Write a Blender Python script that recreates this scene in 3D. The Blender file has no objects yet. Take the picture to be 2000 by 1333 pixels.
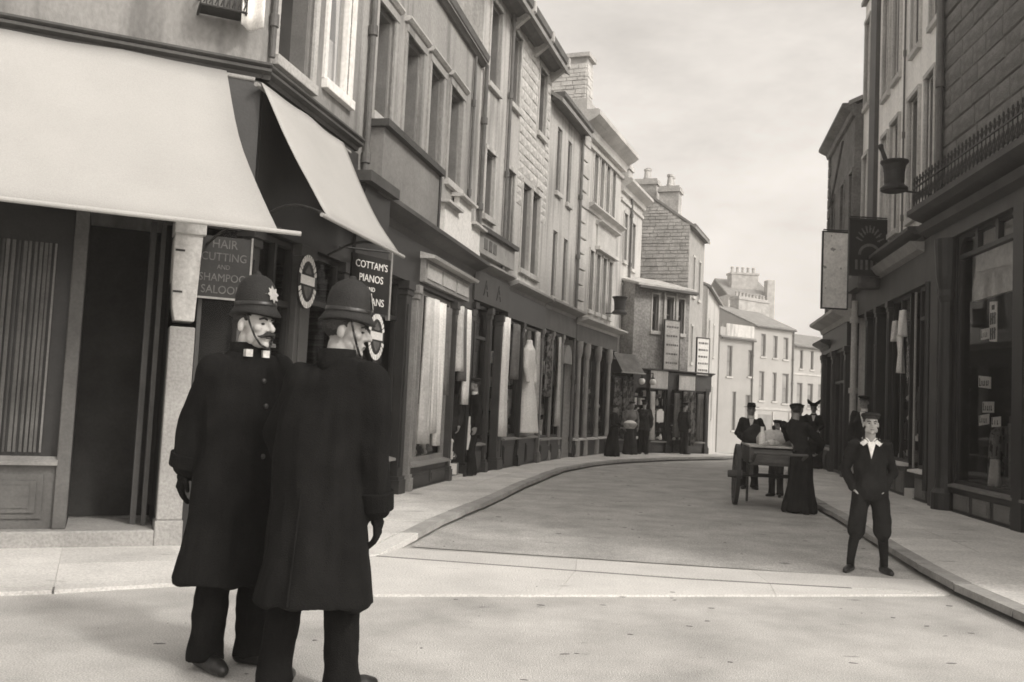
import bpy, bmesh, math, random
from mathutils import Vector, Matrix, noise
random.seed(7)
SC = bpy.context.scene
COL = SC.collection
PI = math.pi

# ------------------------------------------------------------------ camera
cam_d = bpy.data.cameras.new('camera'); cam = bpy.data.objects.new('camera', cam_d); COL.objects.link(cam)
cam_d.sensor_width = 36.0; cam_d.sensor_fit = 'HORIZONTAL'; cam_d.lens = 32.4
cam_d.clip_start = 0.05; cam_d.clip_end = 2000
PITCH = math.atan(123 / 1800.0); ROLL = 0.047
fw = Vector((0, math.cos(PITCH), math.sin(PITCH))); up0 = Vector((0, -math.sin(PITCH), math.cos(PITCH))); r0 = Vector((1, 0, 0))
rr = r0 * math.cos(ROLL) + up0 * math.sin(ROLL); uu = -r0 * math.sin(ROLL) + up0 * math.cos(ROLL)
cam.matrix_world = Matrix(((rr.x, uu.x, -fw.x, 0), (rr.y, uu.y, -fw.y, 0), (rr.z, uu.z, -fw.z, 1.4), (0, 0, 0, 1)))
SC.camera = cam

# ------------------------------------------------------------------ sky and sun (hazy afternoon sun behind and right of the camera)
TO_SUN = Vector((0.77, -0.64, 0.84)).normalized()
world = bpy.data.worlds.new('World'); SC.world = world; world.use_nodes = True
nt = world.node_tree; nt.nodes.clear()
def N(t, **k):
    n = nt.nodes.new(t)
    for a, b in k.items(): setattr(n, a, b)
    return n
sky = N('ShaderNodeTexSky', sky_type='NISHITA', sun_disc=False)
sky.sun_elevation = math.asin(TO_SUN.z); sky.sun_rotation = math.atan2(TO_SUN.x, TO_SUN.y)
sky.air_density = 1.0; sky.dust_density = 4.0; sky.ozone_density = 1.0
bw = N('ShaderNodeRGBToBW'); nt.links.new(sky.outputs[0], bw.inputs[0])
# thin white overcast: level the bright and dark ends of the clear sky
lev = N('ShaderNodeMath', operation='POWER'); nt.links.new(bw.outputs[0], lev.inputs[0]); lev.inputs[1].default_value = 0.75
tc = N('ShaderNodeTexCoord'); mp = N('ShaderNodeMapping'); nt.links.new(tc.outputs['Generated'], mp.inputs[0])
mp.inputs['Location'].default_value = (.35, 0, .6); mp.inputs['Scale'].default_value = (2.2, 2.2, 5.5); mp.inputs['Rotation'].default_value = (0, math.radians(-14), 0)
cn = N('ShaderNodeTexNoise'); nt.links.new(mp.outputs[0], cn.inputs[0])
cn.inputs['Scale'].default_value = 1.9; cn.inputs['Detail'].default_value = 5; cn.inputs['Roughness'].default_value = .48
cr = N('ShaderNodeMapRange'); nt.links.new(cn.outputs[0], cr.inputs[0])
cr.inputs[1].default_value = .36; cr.inputs[2].default_value = .62; cr.inputs[3].default_value = 3.3; cr.inputs[4].default_value = 4.0
cn2 = N('ShaderNodeTexNoise'); nt.links.new(mp.outputs[0], cn2.inputs[0]); cn2.inputs['Scale'].default_value = 9; cn2.inputs['Detail'].default_value = 6; cn2.inputs['Roughness'].default_value = .7
cr2 = N('ShaderNodeMapRange'); nt.links.new(cn2.outputs[0], cr2.inputs[0]); cr2.inputs[1].default_value = .3; cr2.inputs[2].default_value = .7; cr2.inputs[3].default_value = .95; cr2.inputs[4].default_value = 1.05
crm = N('ShaderNodeMath', operation='MULTIPLY'); nt.links.new(cr.outputs[0], crm.inputs[0]); nt.links.new(cr2.outputs[0], crm.inputs[1])
mul = N('ShaderNodeMath', operation='MULTIPLY'); nt.links.new(lev.outputs[0], mul.inputs[0]); nt.links.new(crm.outputs[0], mul.inputs[1])
tint = N('ShaderNodeMix', data_type='RGBA', blend_type='MULTIPLY'); tint.inputs[0].default_value = 1
nt.links.new(mul.outputs[0], tint.inputs[6]); tint.inputs[7].default_value = (1.0, .94, .875, 1)
bg = N('ShaderNodeBackground'); nt.links.new(tint.outputs[2], bg.inputs[0]); bg.inputs[1].default_value = 0.15
ow = N('ShaderNodeOutputWorld'); nt.links.new(bg.outputs[0], ow.inputs[0])
sl = bpy.data.lights.new('sun', 'SUN'); sun = bpy.data.objects.new('sun', sl); COL.objects.link(sun)
sl.energy = 1.75; sl.angle = math.radians(6); sl.color = (1.0, .955, .89)
sun.rotation_euler = TO_SUN.to_track_quat('Z', 'Y').to_euler(); sun.location = (20, -20, 25)
SC.view_settings.view_transform = 'Standard'; SC.view_settings.look = 'None'
SC.view_settings.exposure = -0.18; SC.view_settings.gamma = 1.0; SC.view_settings.use_curve_mapping = False
SC.cycles.max_bounces = 8; SC.cycles.transparent_max_bounces = 12
SC.cycles.volume_bounces = 0
SC.cycles.filter_width = 1.7

# ------------------------------------------------------------------ materials (monochrome street, every surface a slightly warm grey)
def mat(name, g, rough=.85, var=.22, scale=3.0, bump=.25, bscale=45.0, squash=(1, 1, 1), spec=.3, fine=.12, metal=0, dark=None, dscale=1.0):
    m = bpy.data.materials.new(name); m.use_nodes = True
    t = m.node_tree; L = t.links; b = t.nodes['Principled BSDF']
    tcn = t.nodes.new('ShaderNodeTexCoord'); mpn = t.nodes.new('ShaderNodeMapping'); L.new(tcn.outputs['Object'], mpn.inputs[0]); mpn.inputs['Scale'].default_value = squash
    n1 = t.nodes.new('ShaderNodeTexNoise'); L.new(mpn.outputs[0], n1.inputs[0]); n1.inputs['Scale'].default_value = scale; n1.inputs['Detail'].default_value = 6; n1.inputs['Roughness'].default_value = .6
    n2 = t.nodes.new('ShaderNodeTexNoise'); L.new(mpn.outputs[0], n2.inputs[0]); n2.inputs['Scale'].default_value = bscale; n2.inputs['Detail'].default_value = 4
    a = t.nodes.new('ShaderNodeMapRange'); L.new(n1.outputs[0], a.inputs[0]); a.inputs[1].default_value = .3; a.inputs[2].default_value = .7; a.inputs[3].default_value = 1 - var; a.inputs[4].default_value = 1 + var
    c = t.nodes.new('ShaderNodeMapRange'); L.new(n2.outputs[0], c.inputs[0]); c.inputs[1].default_value = .3; c.inputs[2].default_value = .7; c.inputs[3].default_value = 1 - fine; c.inputs[4].default_value = 1 + fine
    oi = t.nodes.new('ShaderNodeObjectInfo'); orr = t.nodes.new('ShaderNodeMapRange'); L.new(oi.outputs['Random'], orr.inputs[0]); orr.inputs[3].default_value = .92; orr.inputs[4].default_value = 1.08
    m1 = t.nodes.new('ShaderNodeMath'); m1.operation = 'MULTIPLY'; L.new(a.outputs[0], m1.inputs[0]); L.new(c.outputs[0], m1.inputs[1])
    m2 = t.nodes.new('ShaderNodeMath'); m2.operation = 'MULTIPLY'; L.new(m1.outputs[0], m2.inputs[0]); L.new(orr.outputs[0], m2.inputs[1])
    out = m2
    if dark:                                             # stains with a shape of their own: (threshold, width, strength, squash)
        mp3 = t.nodes.new('ShaderNodeMapping'); L.new(tcn.outputs['Object'], mp3.inputs[0]); mp3.inputs['Scale'].default_value = dark[3]
        n3 = t.nodes.new('ShaderNodeTexNoise'); L.new(mp3.outputs[0], n3.inputs[0]); n3.inputs['Scale'].default_value = dscale; n3.inputs['Detail'].default_value = 3
        d = t.nodes.new('ShaderNodeMapRange'); L.new(n3.outputs[0], d.inputs[0]); d.inputs[1].default_value = dark[0]; d.inputs[2].default_value = dark[0] + dark[1]; d.inputs[3].default_value = 1; d.inputs[4].default_value = dark[2]
        m3 = t.nodes.new('ShaderNodeMath'); m3.operation = 'MULTIPLY'; L.new(m2.outputs[0], m3.inputs[0]); L.new(d.outputs[0], m3.inputs[1]); out = m3
    rgb = t.nodes.new('ShaderNodeVectorMath'); rgb.operation = 'SCALE'; rgb.inputs[0].default_value = (g * 1.02, g, g * .965); L.new(out.outputs[0], rgb.inputs['Scale'])
    L.new(rgb.outputs[0], b.inputs['Base Color'])
    b.inputs['Roughness'].default_value = rough; b.inputs['Specular IOR Level'].default_value = spec; b.inputs['Metallic'].default_value = metal
    if bump:
        bn = t.nodes.new('ShaderNodeBump'); L.new(n2.outputs[0], bn.inputs['Height']); bn.inputs['Strength'].default_value = bump; bn.inputs['Distance'].default_value = .02; L.new(bn.outputs[0], b.inputs['Normal'])
    return m
def glass(name, clear=.75, g=.02, wob=.25, refl=.45):
    m = bpy.data.materials.new(name); m.use_nodes = True; t = m.node_tree; L = t.links; t.nodes.clear()
    o = t.nodes.new('ShaderNodeOutputMaterial'); gl = t.nodes.new('ShaderNodeBsdfGlossy'); gl.inputs['Roughness'].default_value = .03; gl.inputs['Color'].default_value = (.9, .9, .9, 1)
    tr = t.nodes.new('ShaderNodeBsdfTransparent'); tr.inputs[0].default_value = (clear, clear, clear, 1)
    fr_ = t.nodes.new('ShaderNodeFresnel'); fr_.inputs['IOR'].default_value = 1.22
    ns = t.nodes.new('ShaderNodeTexNoise'); ns.inputs['Scale'].default_value = 1.7; bn = t.nodes.new('ShaderNodeBump'); bn.inputs['Strength'].default_value = wob; bn.inputs['Distance'].default_value = .02
    L.new(ns.outputs[0], bn.inputs['Height']); L.new(bn.outputs[0], gl.inputs['Normal']); L.new(bn.outputs[0], fr_.inputs['Normal'])
    mx = t.nodes.new('ShaderNodeMixShader'); fm_ = t.nodes.new('ShaderNodeMath'); fm_.operation = 'MULTIPLY'; fm_.inputs[1].default_value = refl; L.new(fr_.outputs[0], fm_.inputs[0]); L.new(fm_.outputs[0], mx.inputs[0]); L.new(tr.outputs[0], mx.inputs[1]); L.new(gl.outputs[0], mx.inputs[2]); L.new(mx.outputs[0], o.inputs[0])
    return m
M = dict(
    ground=mat('dusty_macadam', .45, .95, .24, 1.3, .45, 110, fine=.34, dark=(.70, .05, .6, (1.2, 4.5, 1)), dscale=2.6),
    road=mat('tarred_macadam', .44, .9, .24, 1.6, .5, 80, fine=.38, dark=(.69, .04, .5, (1.0, 3.0, 1)), dscale=3.2),
    pale_band=mat('pale_flags', .62, .9, .12, 1.2, .5, 65, fine=.18, dark=(.7, .05, .6, (1, 4, 1)), dscale=1.5),
    flag=mat('pavement_flag', .62, .9, .16, 1.4, .5, 50, fine=.2, dark=(.66, .06, .65, (1, 3, 1)), dscale=2.0),
    flagbed=mat('pavement_bed', .2, .95, .2, 2),
    kerb=mat('kerb_stone', .34, .9, .2, 3, .4, 30),
    pale=mat('pale_stone', .47, .9, .15, .9, .5, 30, squash=(1, 1, .5), fine=.14, dark=(.50, .16, .62, (2.6, 2.6, .3)), dscale=1.3),
    pale1=mat('grey_stone_wall', .34, .9, .15, .9, .5, 30, squash=(1, 1, .5), fine=.14, dark=(.50, .16, .62, (2.6, 2.6, .3)), dscale=1.3),
    render0=mat('grey_stucco', .27, .92, .15, .7, .4, 25, squash=(1, 1, .6), fine=.12, dark=(.50, .16, .62, (2.6, 2.6, .3)), dscale=1.3),
    pale2=mat('pale_grey_stone', .86, .9, .15, .9, .4, 30, squash=(1, 1, .4), fine=.12, dark=(.55, .14, .75, (2.2, 2.2, .3)), dscale=1.3),
    boardgrey=mat('grey_sign_board', .2, .85, .2, 1.2, .15, 25, fine=.1),
    render=mat('grey_render', .50, .92, .16, .8, .4, 25, squash=(1, 1, .5), fine=.13, dark=(.50, .16, .62, (2.6, 2.6, .3)), dscale=1.3),
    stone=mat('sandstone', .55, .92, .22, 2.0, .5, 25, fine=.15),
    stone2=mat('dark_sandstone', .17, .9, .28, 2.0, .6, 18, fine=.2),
    pier=mat('grey_pier_stone', .30, .9, .15, 2.5, .3, 40, fine=.15),
    shopgrey=mat('grey_shop_paint', .10, .6, .25, 3, .1, 40),
    joint=mat('mortar_joint', .36, .95, .2, 4),
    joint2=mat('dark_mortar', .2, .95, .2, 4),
    rubble=mat('rubble_stone', .42, .92, .25, 2.5, .5, 22, fine=.2),
    rubble2=mat('sooty_rubble', .26, .92, .3, 3, .8, 14, fine=.3),
    white=mat('white_limewash', .37, .9, .10, .8, .2, 20),
    slate=mat('roof_slate', .24, .75, .25, 3, .3, 30),
    lead=mat('lead_gutter', .11, .6, .25, 4, .1),
    trim=mat('stone_trim', .48, .88, .2, 1.5, .3, 30, fine=.15),
    trimdk=mat('painted_cornice', .065, .6, .25, 2, .1, 30),
    shopdk=mat('dark_shop_paint', .022, .45, .3, 3, .08, 40, spec=.45),
    shopmid=mat('brown_shop_paint', .055, .55, .25, 3, .08, 40, spec=.4),
    shoplt=mat('light_shop_paint', .27, .6, .18, 2.5, .08, 40),
    sash=mat('sash_paint', .17, .6, .15, 4, .05),
    sashdk=mat('dark_sash_paint', .07, .5, .2, 4, .05),
    pane=mat('window_pane', .045, .12, .5, .8, .04, 3, spec=.6, fine=.05),
    panelt=mat('pale_window_pane', .26, .2, .35, .9, .04, 3, spec=.5, fine=.05),  # paler panes for the far houses
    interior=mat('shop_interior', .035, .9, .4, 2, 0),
    canvas=mat('awning_canvas', .39, .95, .06, .9, .2, 90, fine=.06),
    cloth=mat('white_cloth', .8, .95, .06, 3, .2, 40),
    cream=mat('cream_cloth', .62, .95, .2, 4, .2, 30),
    grey=mat('grey_cloth', .16, .95, .3, 4, .3, 30),
    wool=mat('black_wool', .010, .95, .35, 6, .5, 220, spec=.12, fine=.4),
    wool2=mat('dark_suit_cloth', .02, .95, .35, 6, .4, 200, spec=.12, fine=.35),
    wool3=mat('brown_suit_cloth', .032, .95, .35, 6, .4, 160, spec=.12, fine=.3),
    leather=mat('boot_leather', .018, .35, .3, 8, .15, 60, spec=.5),
    skin=mat('skin', .44, .6, .12, 12, .06, 120, spec=.35, fine=.05),
    skindk=mat('weathered_skin', .27, .6, .15, 12, .06, 120, spec=.35, fine=.05),
    hair=mat('dark_hair', .03, .7, .4, 30, .5, 120),
    eye=mat('eye_dark', .02, .25, .1, 5, 0),
    felt=mat('helmet_felt', .02, .75, .3, 5, .3, 160, spec=.3, fine=.25),
    silver=mat('plated_badge', .75, .3, .15, 20, .2, 60, metal=.6),
    wood=mat('cart_wood', .10, .7, .3, 3, .3, 25, squash=(1, 6, 6)),
    iron=mat('black_iron', .03, .5, .3, 6, .15, 40),
    straw=mat('basket_wicker', .45, .9, .3, 12, .6, 60),
    black=mat('sign_black', .022, .5, .3, 3, .05),
    letter=mat('gilt_letter', .42, .6, .25, 9, 0),
    letterdim=mat('worn_letter', .12, .7, .35, 9, 0),
    ink=mat('printed_ink', .04, .8, .2, 5, 0),
    card=mat('price_card', .75, .9, .08, 4, 0),
    boardwhite=mat('white_board_paint', .74, .85, .06, 1.5, .1, 20),
    signwhite=mat('white_sign_board', .8, .8, .15, 2.2, .12, 20, dark=(.68, .03, .4, (1, 1, 1)), dscale=7),
    speckle=mat('print_fabric', .22, .95, .2, 3, .2, 30, dark=(.5, .03, .25, (1, 1, .6)), dscale=14),
    blind=mat('linen_blind', .62, .95, .22, 1.6, .15, 14, fine=.12),
    lamp=mat('opal_glass', .75, .2, .03, 5, 0, spec=.5),
)
M['glass'] = glass('shop_glass', .86); M['plate_glass'] = glass('plate_glass', .84, refl=1.0)

# ------------------------------------------------------------------ mesh building
class MB:
    """collects shapes; s=-1: facade coordinates (u along the wall, v out of the wall, z up); s=+1: plain x, y, z"""
    def __init__(self, s=-1): self.v = []; self.f = []; self.s = s
    def p(self, u, v, z): self.v.append((u, v * self.s, z)); return len(self.v) - 1
    def box(self, u0, u1, v0, v1, z0, z1):
        i = [self.p(u, v, z) for z in (z0, z1) for v in (v0, v1) for u in (u0, u1)]
        for q in ((0, 1, 3, 2), (4, 6, 7, 5), (0, 4, 5, 1), (2, 3, 7, 6), (0, 2, 6, 4), (1, 5, 7, 3)): self.f.append([i[k] for k in q])
        return self
    def prism(self, prof, u0, u1):                        # (v,z) profile along u
        n = len(prof); a = [self.p(u0, v, z) for v, z in prof]; b = [self.p(u1, v, z) for v, z in prof]
        self.f.append(a); self.f.append(b[::-1])
        for k in range(n): self.f.append([a[k], a[(k + 1) % n], b[(k + 1) % n], b[k]])
        return self
    def plate(self, poly, v0, v1):                        # (u,z) outline, thick from v0 to v1
        n = len(poly); a = [self.p(u, v0, z) for u, z in poly]; b = [self.p(u, v1, z) for u, z in poly]
        self.f.append(a); self.f.append(b[::-1])
        for k in range(n): self.f.append([a[k], a[(k + 1) % n], b[(k + 1) % n], b[k]])
        return self
    def slab(self, poly, z0, z1):                         # (u,v) outline, from z0 to z1
        n = len(poly); a = [self.p(u, v, z0) for u, v in poly]; b = [self.p(u, v, z1) for u, v in poly]
        self.f.append(a); self.f.append(b[::-1])
        for k in range(n): self.f.append([a[k], a[(k + 1) % n], b[(k + 1) % n], b[k]])
        return self
    def quad(self, *pts): self.f.append([self.p(*q) for q in pts]); return self
    def tube(self, a, b, ra, rb=None, seg=10, cap=True):
        rb = ra if rb is None else rb; a = Vector(a); b = Vector(b); d = (b - a)
        if d.length < 1e-6: return self
        d.normalize(); x = d.orthogonal().normalized(); y = d.cross(x)
        A = [self.p(*(a + (x * math.cos(t) + y * math.sin(t)) * ra)) for t in (2 * PI * k / seg for k in range(seg))]
        B = [self.p(*(b + (x * math.cos(t) + y * math.sin(t)) * rb)) for t in (2 * PI * k / seg for k in range(seg))]
        for k in range(seg): self.f.append([A[k], A[(k + 1) % seg], B[(k + 1) % seg], B[k]])
        if cap: self.f.append(A[::-1]); self.f.append(B)
        return self
    def path(self, pts, r, seg=8):
        for a, b in zip(pts, pts[1:]): self.tube(a, b, r, r, seg)
        return self
    def ell(self, c, r, seg=14, rings=9):
        rx, ry, rz = (r, r, r) if isinstance(r, (int, float)) else r
        rows = []
        for i in range(1, rings):
            t = PI * i / rings
            rows.append([self.p(c[0] + rx * math.sin(t) * math.cos(a), c[1] + ry * math.sin(t) * math.sin(a), c[2] + rz * math.cos(t)) for a in (2 * PI * k / seg for k in range(seg))])
        T = self.p(c[0], c[1], c[2] + rz); B = self.p(c[0], c[1], c[2] - rz)
        for k in range(seg):
            self.f.append([T, rows[0][k], rows[0][(k + 1) % seg]]); self.f.append([B, rows[-1][(k + 1) % seg], rows[-1][k]])
        for a, b in zip(rows, rows[1:]):
            for k in range(seg): self.f.append([a[k], b[k], b[(k + 1) % seg], a[(k + 1) % seg]])
        return self
    def chain(self, pts):                                 # [(point, radius)...] limb
        for (a, ra), (b, rb) in zip(pts, pts[1:]): self.tube(a, b, ra, rb, 14)
        for a, ra in pts: self.ell(a, ra, 14, 8)
        return self
    def loft(self, rings, seg=24):                        # (cx, cy, z, rx, ry) horizontal ellipses
        R = [[self.p(cx + rx * math.cos(t), cy + ry * math.sin(t), z) for t in (2 * PI * k / seg for k in range(seg))] for cx, cy, z, rx, ry in rings]
        for a, b in zip(R, R[1:]):
            for k in range(seg): self.f.append([a[k], a[(k + 1) % seg], b[(k + 1) % seg], b[k]])
        self.f.append(R[0][::-1]); self.f.append(R[-1])
        return self
    def lathe(self, prof, c=(0, 0), seg=20, sx=1, sy=1):  # (r,z) about a vertical axis
        return self.loft([(c[0], c[1], z, max(r, 1e-4) * sx, max(r, 1e-4) * sy) for r, z in prof], seg)
    def mesh(self, name, recalc=True):
        me = bpy.data.meshes.new(name); me.from_pydata(self.v, [], self.f)
        if recalc:
            bm = bmesh.new(); bm.from_mesh(me); bmesh.ops.recalc_face_normals(bm, faces=bm.faces); bm.to_mesh(me); bm.free()
        me.update(); return me
    def build(self, name, m, parent=None, smooth=False, bevel=0):
        me = self.mesh(name)
        me.materials.append(M[m] if isinstance(m, str) else m)
        if smooth:
            for q in me.polygons: q.use_smooth = True
        o = bpy.data.objects.new(name, me); COL.objects.link(o)
        if parent: o.parent = parent
        if bevel:
            bv = o.modifiers.new('bevel', 'BEVEL'); bv.width = bevel; bv.segments = 2; bv.limit_method = 'ANGLE'
        return o
def tag(o, label=None, cat=None, group=None, kind=None):
    if label: o['label'] = label
    if cat: o['category'] = cat
    if group: o['group'] = group
    if kind: o['kind'] = kind
    return o
def empty(name, loc=(0, 0, 0), rz=0, label=None, cat=None, group=None):
    o = bpy.data.objects.new(name, None); COL.objects.link(o); o.location = loc; o.rotation_euler = (0, 0, rz); o.empty_display_size = .2
    return tag(o, label, cat, group)
def facade(name, A, d, label, cat='building', group=None):
    return empty(name, (A[0], A[1], 0), math.atan2(d[1], d[0]), label, cat, group)
def dirv(deg): return (math.sin(math.radians(deg)), math.cos(math.radians(deg)))
def step(a, deg, L): d = dirv(deg); return (a[0] + d[0] * L, a[1] + d[1] * L)
def fpt(A, d, u, v, z=0): return (A[0] + d[0] * u + d[1] * v, A[1] + d[1] * u - d[0] * v, z)

PENDING = []                                               # remeshed bodies, clothes and lettering are resolved in one pass at the end
def temp(me_or_curve):
    o = bpy.data.objects.new('temp', me_or_curve); COL.objects.link(o); return o
def organic(name, mb, m, parent, voxel=.012, smooth=4, amp=0, freq=(8, 8, 2), seed=0):
    t = temp(mb.mesh('temp', False)); r = t.modifiers.new('r', 'REMESH'); r.mode = 'VOXEL'; r.voxel_size = voxel
    if smooth: s = t.modifiers.new('s', 'SMOOTH'); s.factor = .5; s.iterations = smooth
    o = bpy.data.objects.new(name, bpy.data.meshes.new(name)); COL.objects.link(o); o.parent = parent
    def fin(me):
        me.materials.clear(); me.materials.append(M[m])
        if amp:
            off = Vector((seed * 3.1, seed * 1.7, seed))
            nv = [v.normal.copy() for v in me.vertices]
            for v, n in zip(me.vertices, nv):
                q = Vector((v.co.x * freq[0], v.co.y * freq[1], v.co.z * freq[2])) + off
                v.co += n * (amp * noise.noise(q) + amp * .4 * noise.noise(q * 2.3))
        for q in me.polygons: q.use_smooth = True
        me.name = name; o.data = me
    PENDING.append((t, fin)); return o
def text(s, size, loc, m, parent, depth=.004, align='CENTER', sx=1.0, rot=(PI / 2, 0, 0), name='lettering', space=1.0):
    c = bpy.data.curves.new('temp', 'FONT'); c.body = s; c.size = size; c.align_x = align; c.align_y = 'CENTER'; c.extrude = depth; c.space_character = space; c.resolution_u = 3
    t = temp(c); o = bpy.data.objects.new(name, bpy.data.meshes.new(name)); COL.objects.link(o); o.parent = parent
    o.location = loc; o.rotation_euler = rot; o.scale = (sx, 1, 1)
    def fin(me):
        me.materials.clear(); me.materials.append(M[m] if isinstance(m, str) else m); o.data = me
    PENDING.append((t, fin)); return o

# ------------------------------------------------------------------ plan of the street
A0 = (-2.5, 8.5)                                           # corner of the awning shop
DC = dirv(66); C0 = step(A0, 246, 8)                        # canted frontage
DS = dirv(12); L1E = step(A0, 12, 8.2)                      # first stretch of the left side
D2 = dirv(16.5); L2E = step(L1E, 16.5, 5.1)
D3 = dirv(18.5); L3E = step(L2E, 18.5, 3.0)
D4 = dirv(21); L4E = step(L3E, 21, 4.4)
L7A = (3.0, 27.9); L7B = (6.5, 30.1); _d = Vector((L7B[0] - L7A[0], L7B[1] - L7A[1])).normalized(); D7 = (_d.x, _d.y)
R12 = (6.93, 14.95); DR1 = dirv(186)
R23 = (7.85, 20.47); _d = Vector((R12[0] - R23[0], R12[1] - R23[1])); R2L = _d.length; _d.normalize(); DR2 = (_d.x, _d.y)
R34 = (8.66, 24.7); _d = Vector((R23[0] - R34[0], R23[1] - R34[1])); R3L = _d.length; _d.normalize(); DR3 = (_d.x, _d.y)
PAVE = .09
def ph(x, y): return .022 + (PAVE - .022) * max(0, min(1, ((x * .2 + y) - 8.35) / .35))    # pavement nearly flush with the square in front of the canted shop
def gz(y): return 0 if y < 30 else -min(y - 30, 32) * .036

# ------------------------------------------------------------------ ground, road, pavements
g = MB(1)
ys = [-300, -40, 0, 15, 30, 38, 46, 54, 62, 90, 200, 600]
for a, b in zip(ys, ys[1:]): g.quad((-400, a, gz(a)), (400, a, gz(a)), (400, b, gz(b)), (-400, b, gz(b)))
tag(g.build('ground', 'ground'), kind='structure')
KL = [fpt(C0, DC, 0, 1.9)[:2], fpt(C0, DC, 3, 1.9)[:2], fpt(C0, DC, 6, 1.9)[:2], fpt(C0, DC, 7.4, 1.86)[:2], (-1.62, 7.5), (-1.12, 8.15), (-.88, 8.85), (-.68, 10.16), (-.17, 12.63), (.37, 15.55), (1.2, 19.49), (2.0, 21.9), (2.85, 23.6), (4.49, 26.0), (6.6, 28.2), (8.6, 31), (11, 38), (13.5, 46)]
KR = [(3.55, 2.0), (3.66, 5.0), (3.70, 7.0), (3.74, 7.98), (3.95, 9.31), (4.46, 12.18), (4.92, 15.15), (5.6, 18.5), (6.5, 21.6), (7.6, 24.4), (9.0, 27.5), (11.5, 33), (15, 42)]
def resample(pl, ds):
    P = [Vector(p) for p in pl]; out = [P[0].copy()]; acc = 0
    for a, b in zip(P, P[1:]):
        L = (b - a).length; t = ds - acc
        while t <= L: out.append(a + (b - a) * (t / L)); t += ds
        acc = (acc + L) % ds if L else acc
    out.append(P[-1].copy()); return out
def smooth(pl, it=2):
    P = [Vector(p) for p in pl]
    for _ in range(it):
        Q = [P[0]]
        for a, b in zip(P, P[1:]): Q += [a * .75 + b * .25, a * .25 + b * .75]
        P = Q + [P[-1]]
    return P
sKL = KL[:6] + [tuple(q) for q in smooth(KL[6:], 2)]; sKR = [tuple(q) for q in smooth(KR, 2)]
# carriageway beyond the pale band
rd = MB(1); lk = [q for q in resample(sKL[6:], .8)]; rk = resample([(3.72, 8.3)] + [q for q in sKR if q[1] > 8.35], .8)
n = 60
def lerp_list(P, t): x = t * (len(P) - 1); i = min(int(x), len(P) - 2); return P[i].lerp(P[i + 1], x - i)
prev = None
for k in range(n + 1):
    t = k / n; a = lerp_list(lk, t); b = lerp_list(rk, t); row = (a, b)
    if prev:
        pa, pb = prev
        m_ = 6
        for j in range(m_):
            q = [pa.lerp(pb, j / m_), pa.lerp(pb, (j + 1) / m_), a.lerp(b, (j + 1) / m_), a.lerp(b, j / m_)]
            rd.quad(*[(w.x, w.y, gz(w.y) + .008) for w in q])
    prev = row
road = tag(rd.build('road', 'road', smooth=True), kind='structure')
# pale band at the street mouth, flags with joints, lighter than the ground in front
cx = empty('pale_band', (0, 0, 0)); tag(cx, kind='structure')
def quad_slab(name, q, z0, z1, m, parent, inset=.006):
    c = sum((Vector(p) for p in q), Vector((0, 0))) / len(q)
    q2 = [Vector(p) + (c - Vector(p)).normalized() * inset for p in q]
    mb = MB(1); n_ = len(q2); zt = z1 if callable(z1) else (lambda x, y: z1)
    a = [mb.p(p.x, p.y, (zt(p.x, p.y) - .06) if callable(z1) else z0) for p in q2]; b = [mb.p(p.x, p.y, zt(p.x, p.y)) for p in q2]
    mb.f += [a, b[::-1]] + [[a[k], a[(k + 1) % n_], b[(k + 1) % n_], b[k]] for k in range(n_)]
    return mb.build(name, m, parent)
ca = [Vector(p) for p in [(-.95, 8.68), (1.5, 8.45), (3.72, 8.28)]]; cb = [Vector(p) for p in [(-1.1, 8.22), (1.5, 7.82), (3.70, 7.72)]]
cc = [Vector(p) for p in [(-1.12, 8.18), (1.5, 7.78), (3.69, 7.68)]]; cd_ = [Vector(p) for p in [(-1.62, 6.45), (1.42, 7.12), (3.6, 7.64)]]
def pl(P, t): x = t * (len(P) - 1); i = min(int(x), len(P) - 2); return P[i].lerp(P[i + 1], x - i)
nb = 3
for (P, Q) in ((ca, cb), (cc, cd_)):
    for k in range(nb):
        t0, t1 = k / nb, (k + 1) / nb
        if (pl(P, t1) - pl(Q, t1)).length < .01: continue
        quad_slab('flagstone', [pl(P, t0), pl(P, t1), pl(Q, t1), pl(Q, t0)], .0, .016, 'pale_band', cx, .002)

gr = MB(1); gp = [(-1.1, 8.2), (1.5, 7.8), (2.9, 7.73)]; gr.slab([(x, y + .022) for x, y in gp] + [(x, y - .022) for x, y in gp[::-1]], .0, .0165); gr.build('groove', 'flagbed', cx)
def pavement(name, kerb, wall, rows, across, lo=0):
    emp = empty(name); tag(emp, kind='structure')
    K = resample(kerb, .95); nK = len(K)
    mb = MB(1)
    for k in range(nK - 1):
        a, b = K[k], K[k + 1]; c, d = pl(wall, (k) / (nK - 1)), pl(wall, (k + 1) / (nK - 1))
        mb.quad(*[(w_.x, w_.y, gz(w_.y) + ph(w_.x, w_.y) - .012) for w_ in (a, b, d, c)])
    mb.build('bed', 'flagbed', emp)
    for k in range(nK - 1):                               # kerb stones, each its own
        a, b = K[k], K[k + 1]
        if (b - a).length < .1: continue
        w0 = (pl(wall, k / (nK - 1)) - a).normalized(); w1 = (pl(wall, (k + 1) / (nK - 1)) - b).normalized()
        e = (b - a).normalized() * .006
        q = [a + e, b - e, b - e + w1 * .17, a + e + w0 * .17]; z = gz(a.y)
        j = random.uniform(-.006, .006)
        low = ph(a.x, a.y) < .05 and name == 'pavement_left'; quad_slab('kerb_stone', q, 0, (lambda x_, y_, z=z, j=j, low=low: z + (ph(x_, y_) if name == 'pavement_left' else PAVE) + (.004 if low else .012 + j)), 'pale_band' if low else 'kerb', emp, .002)
    return emp
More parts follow.
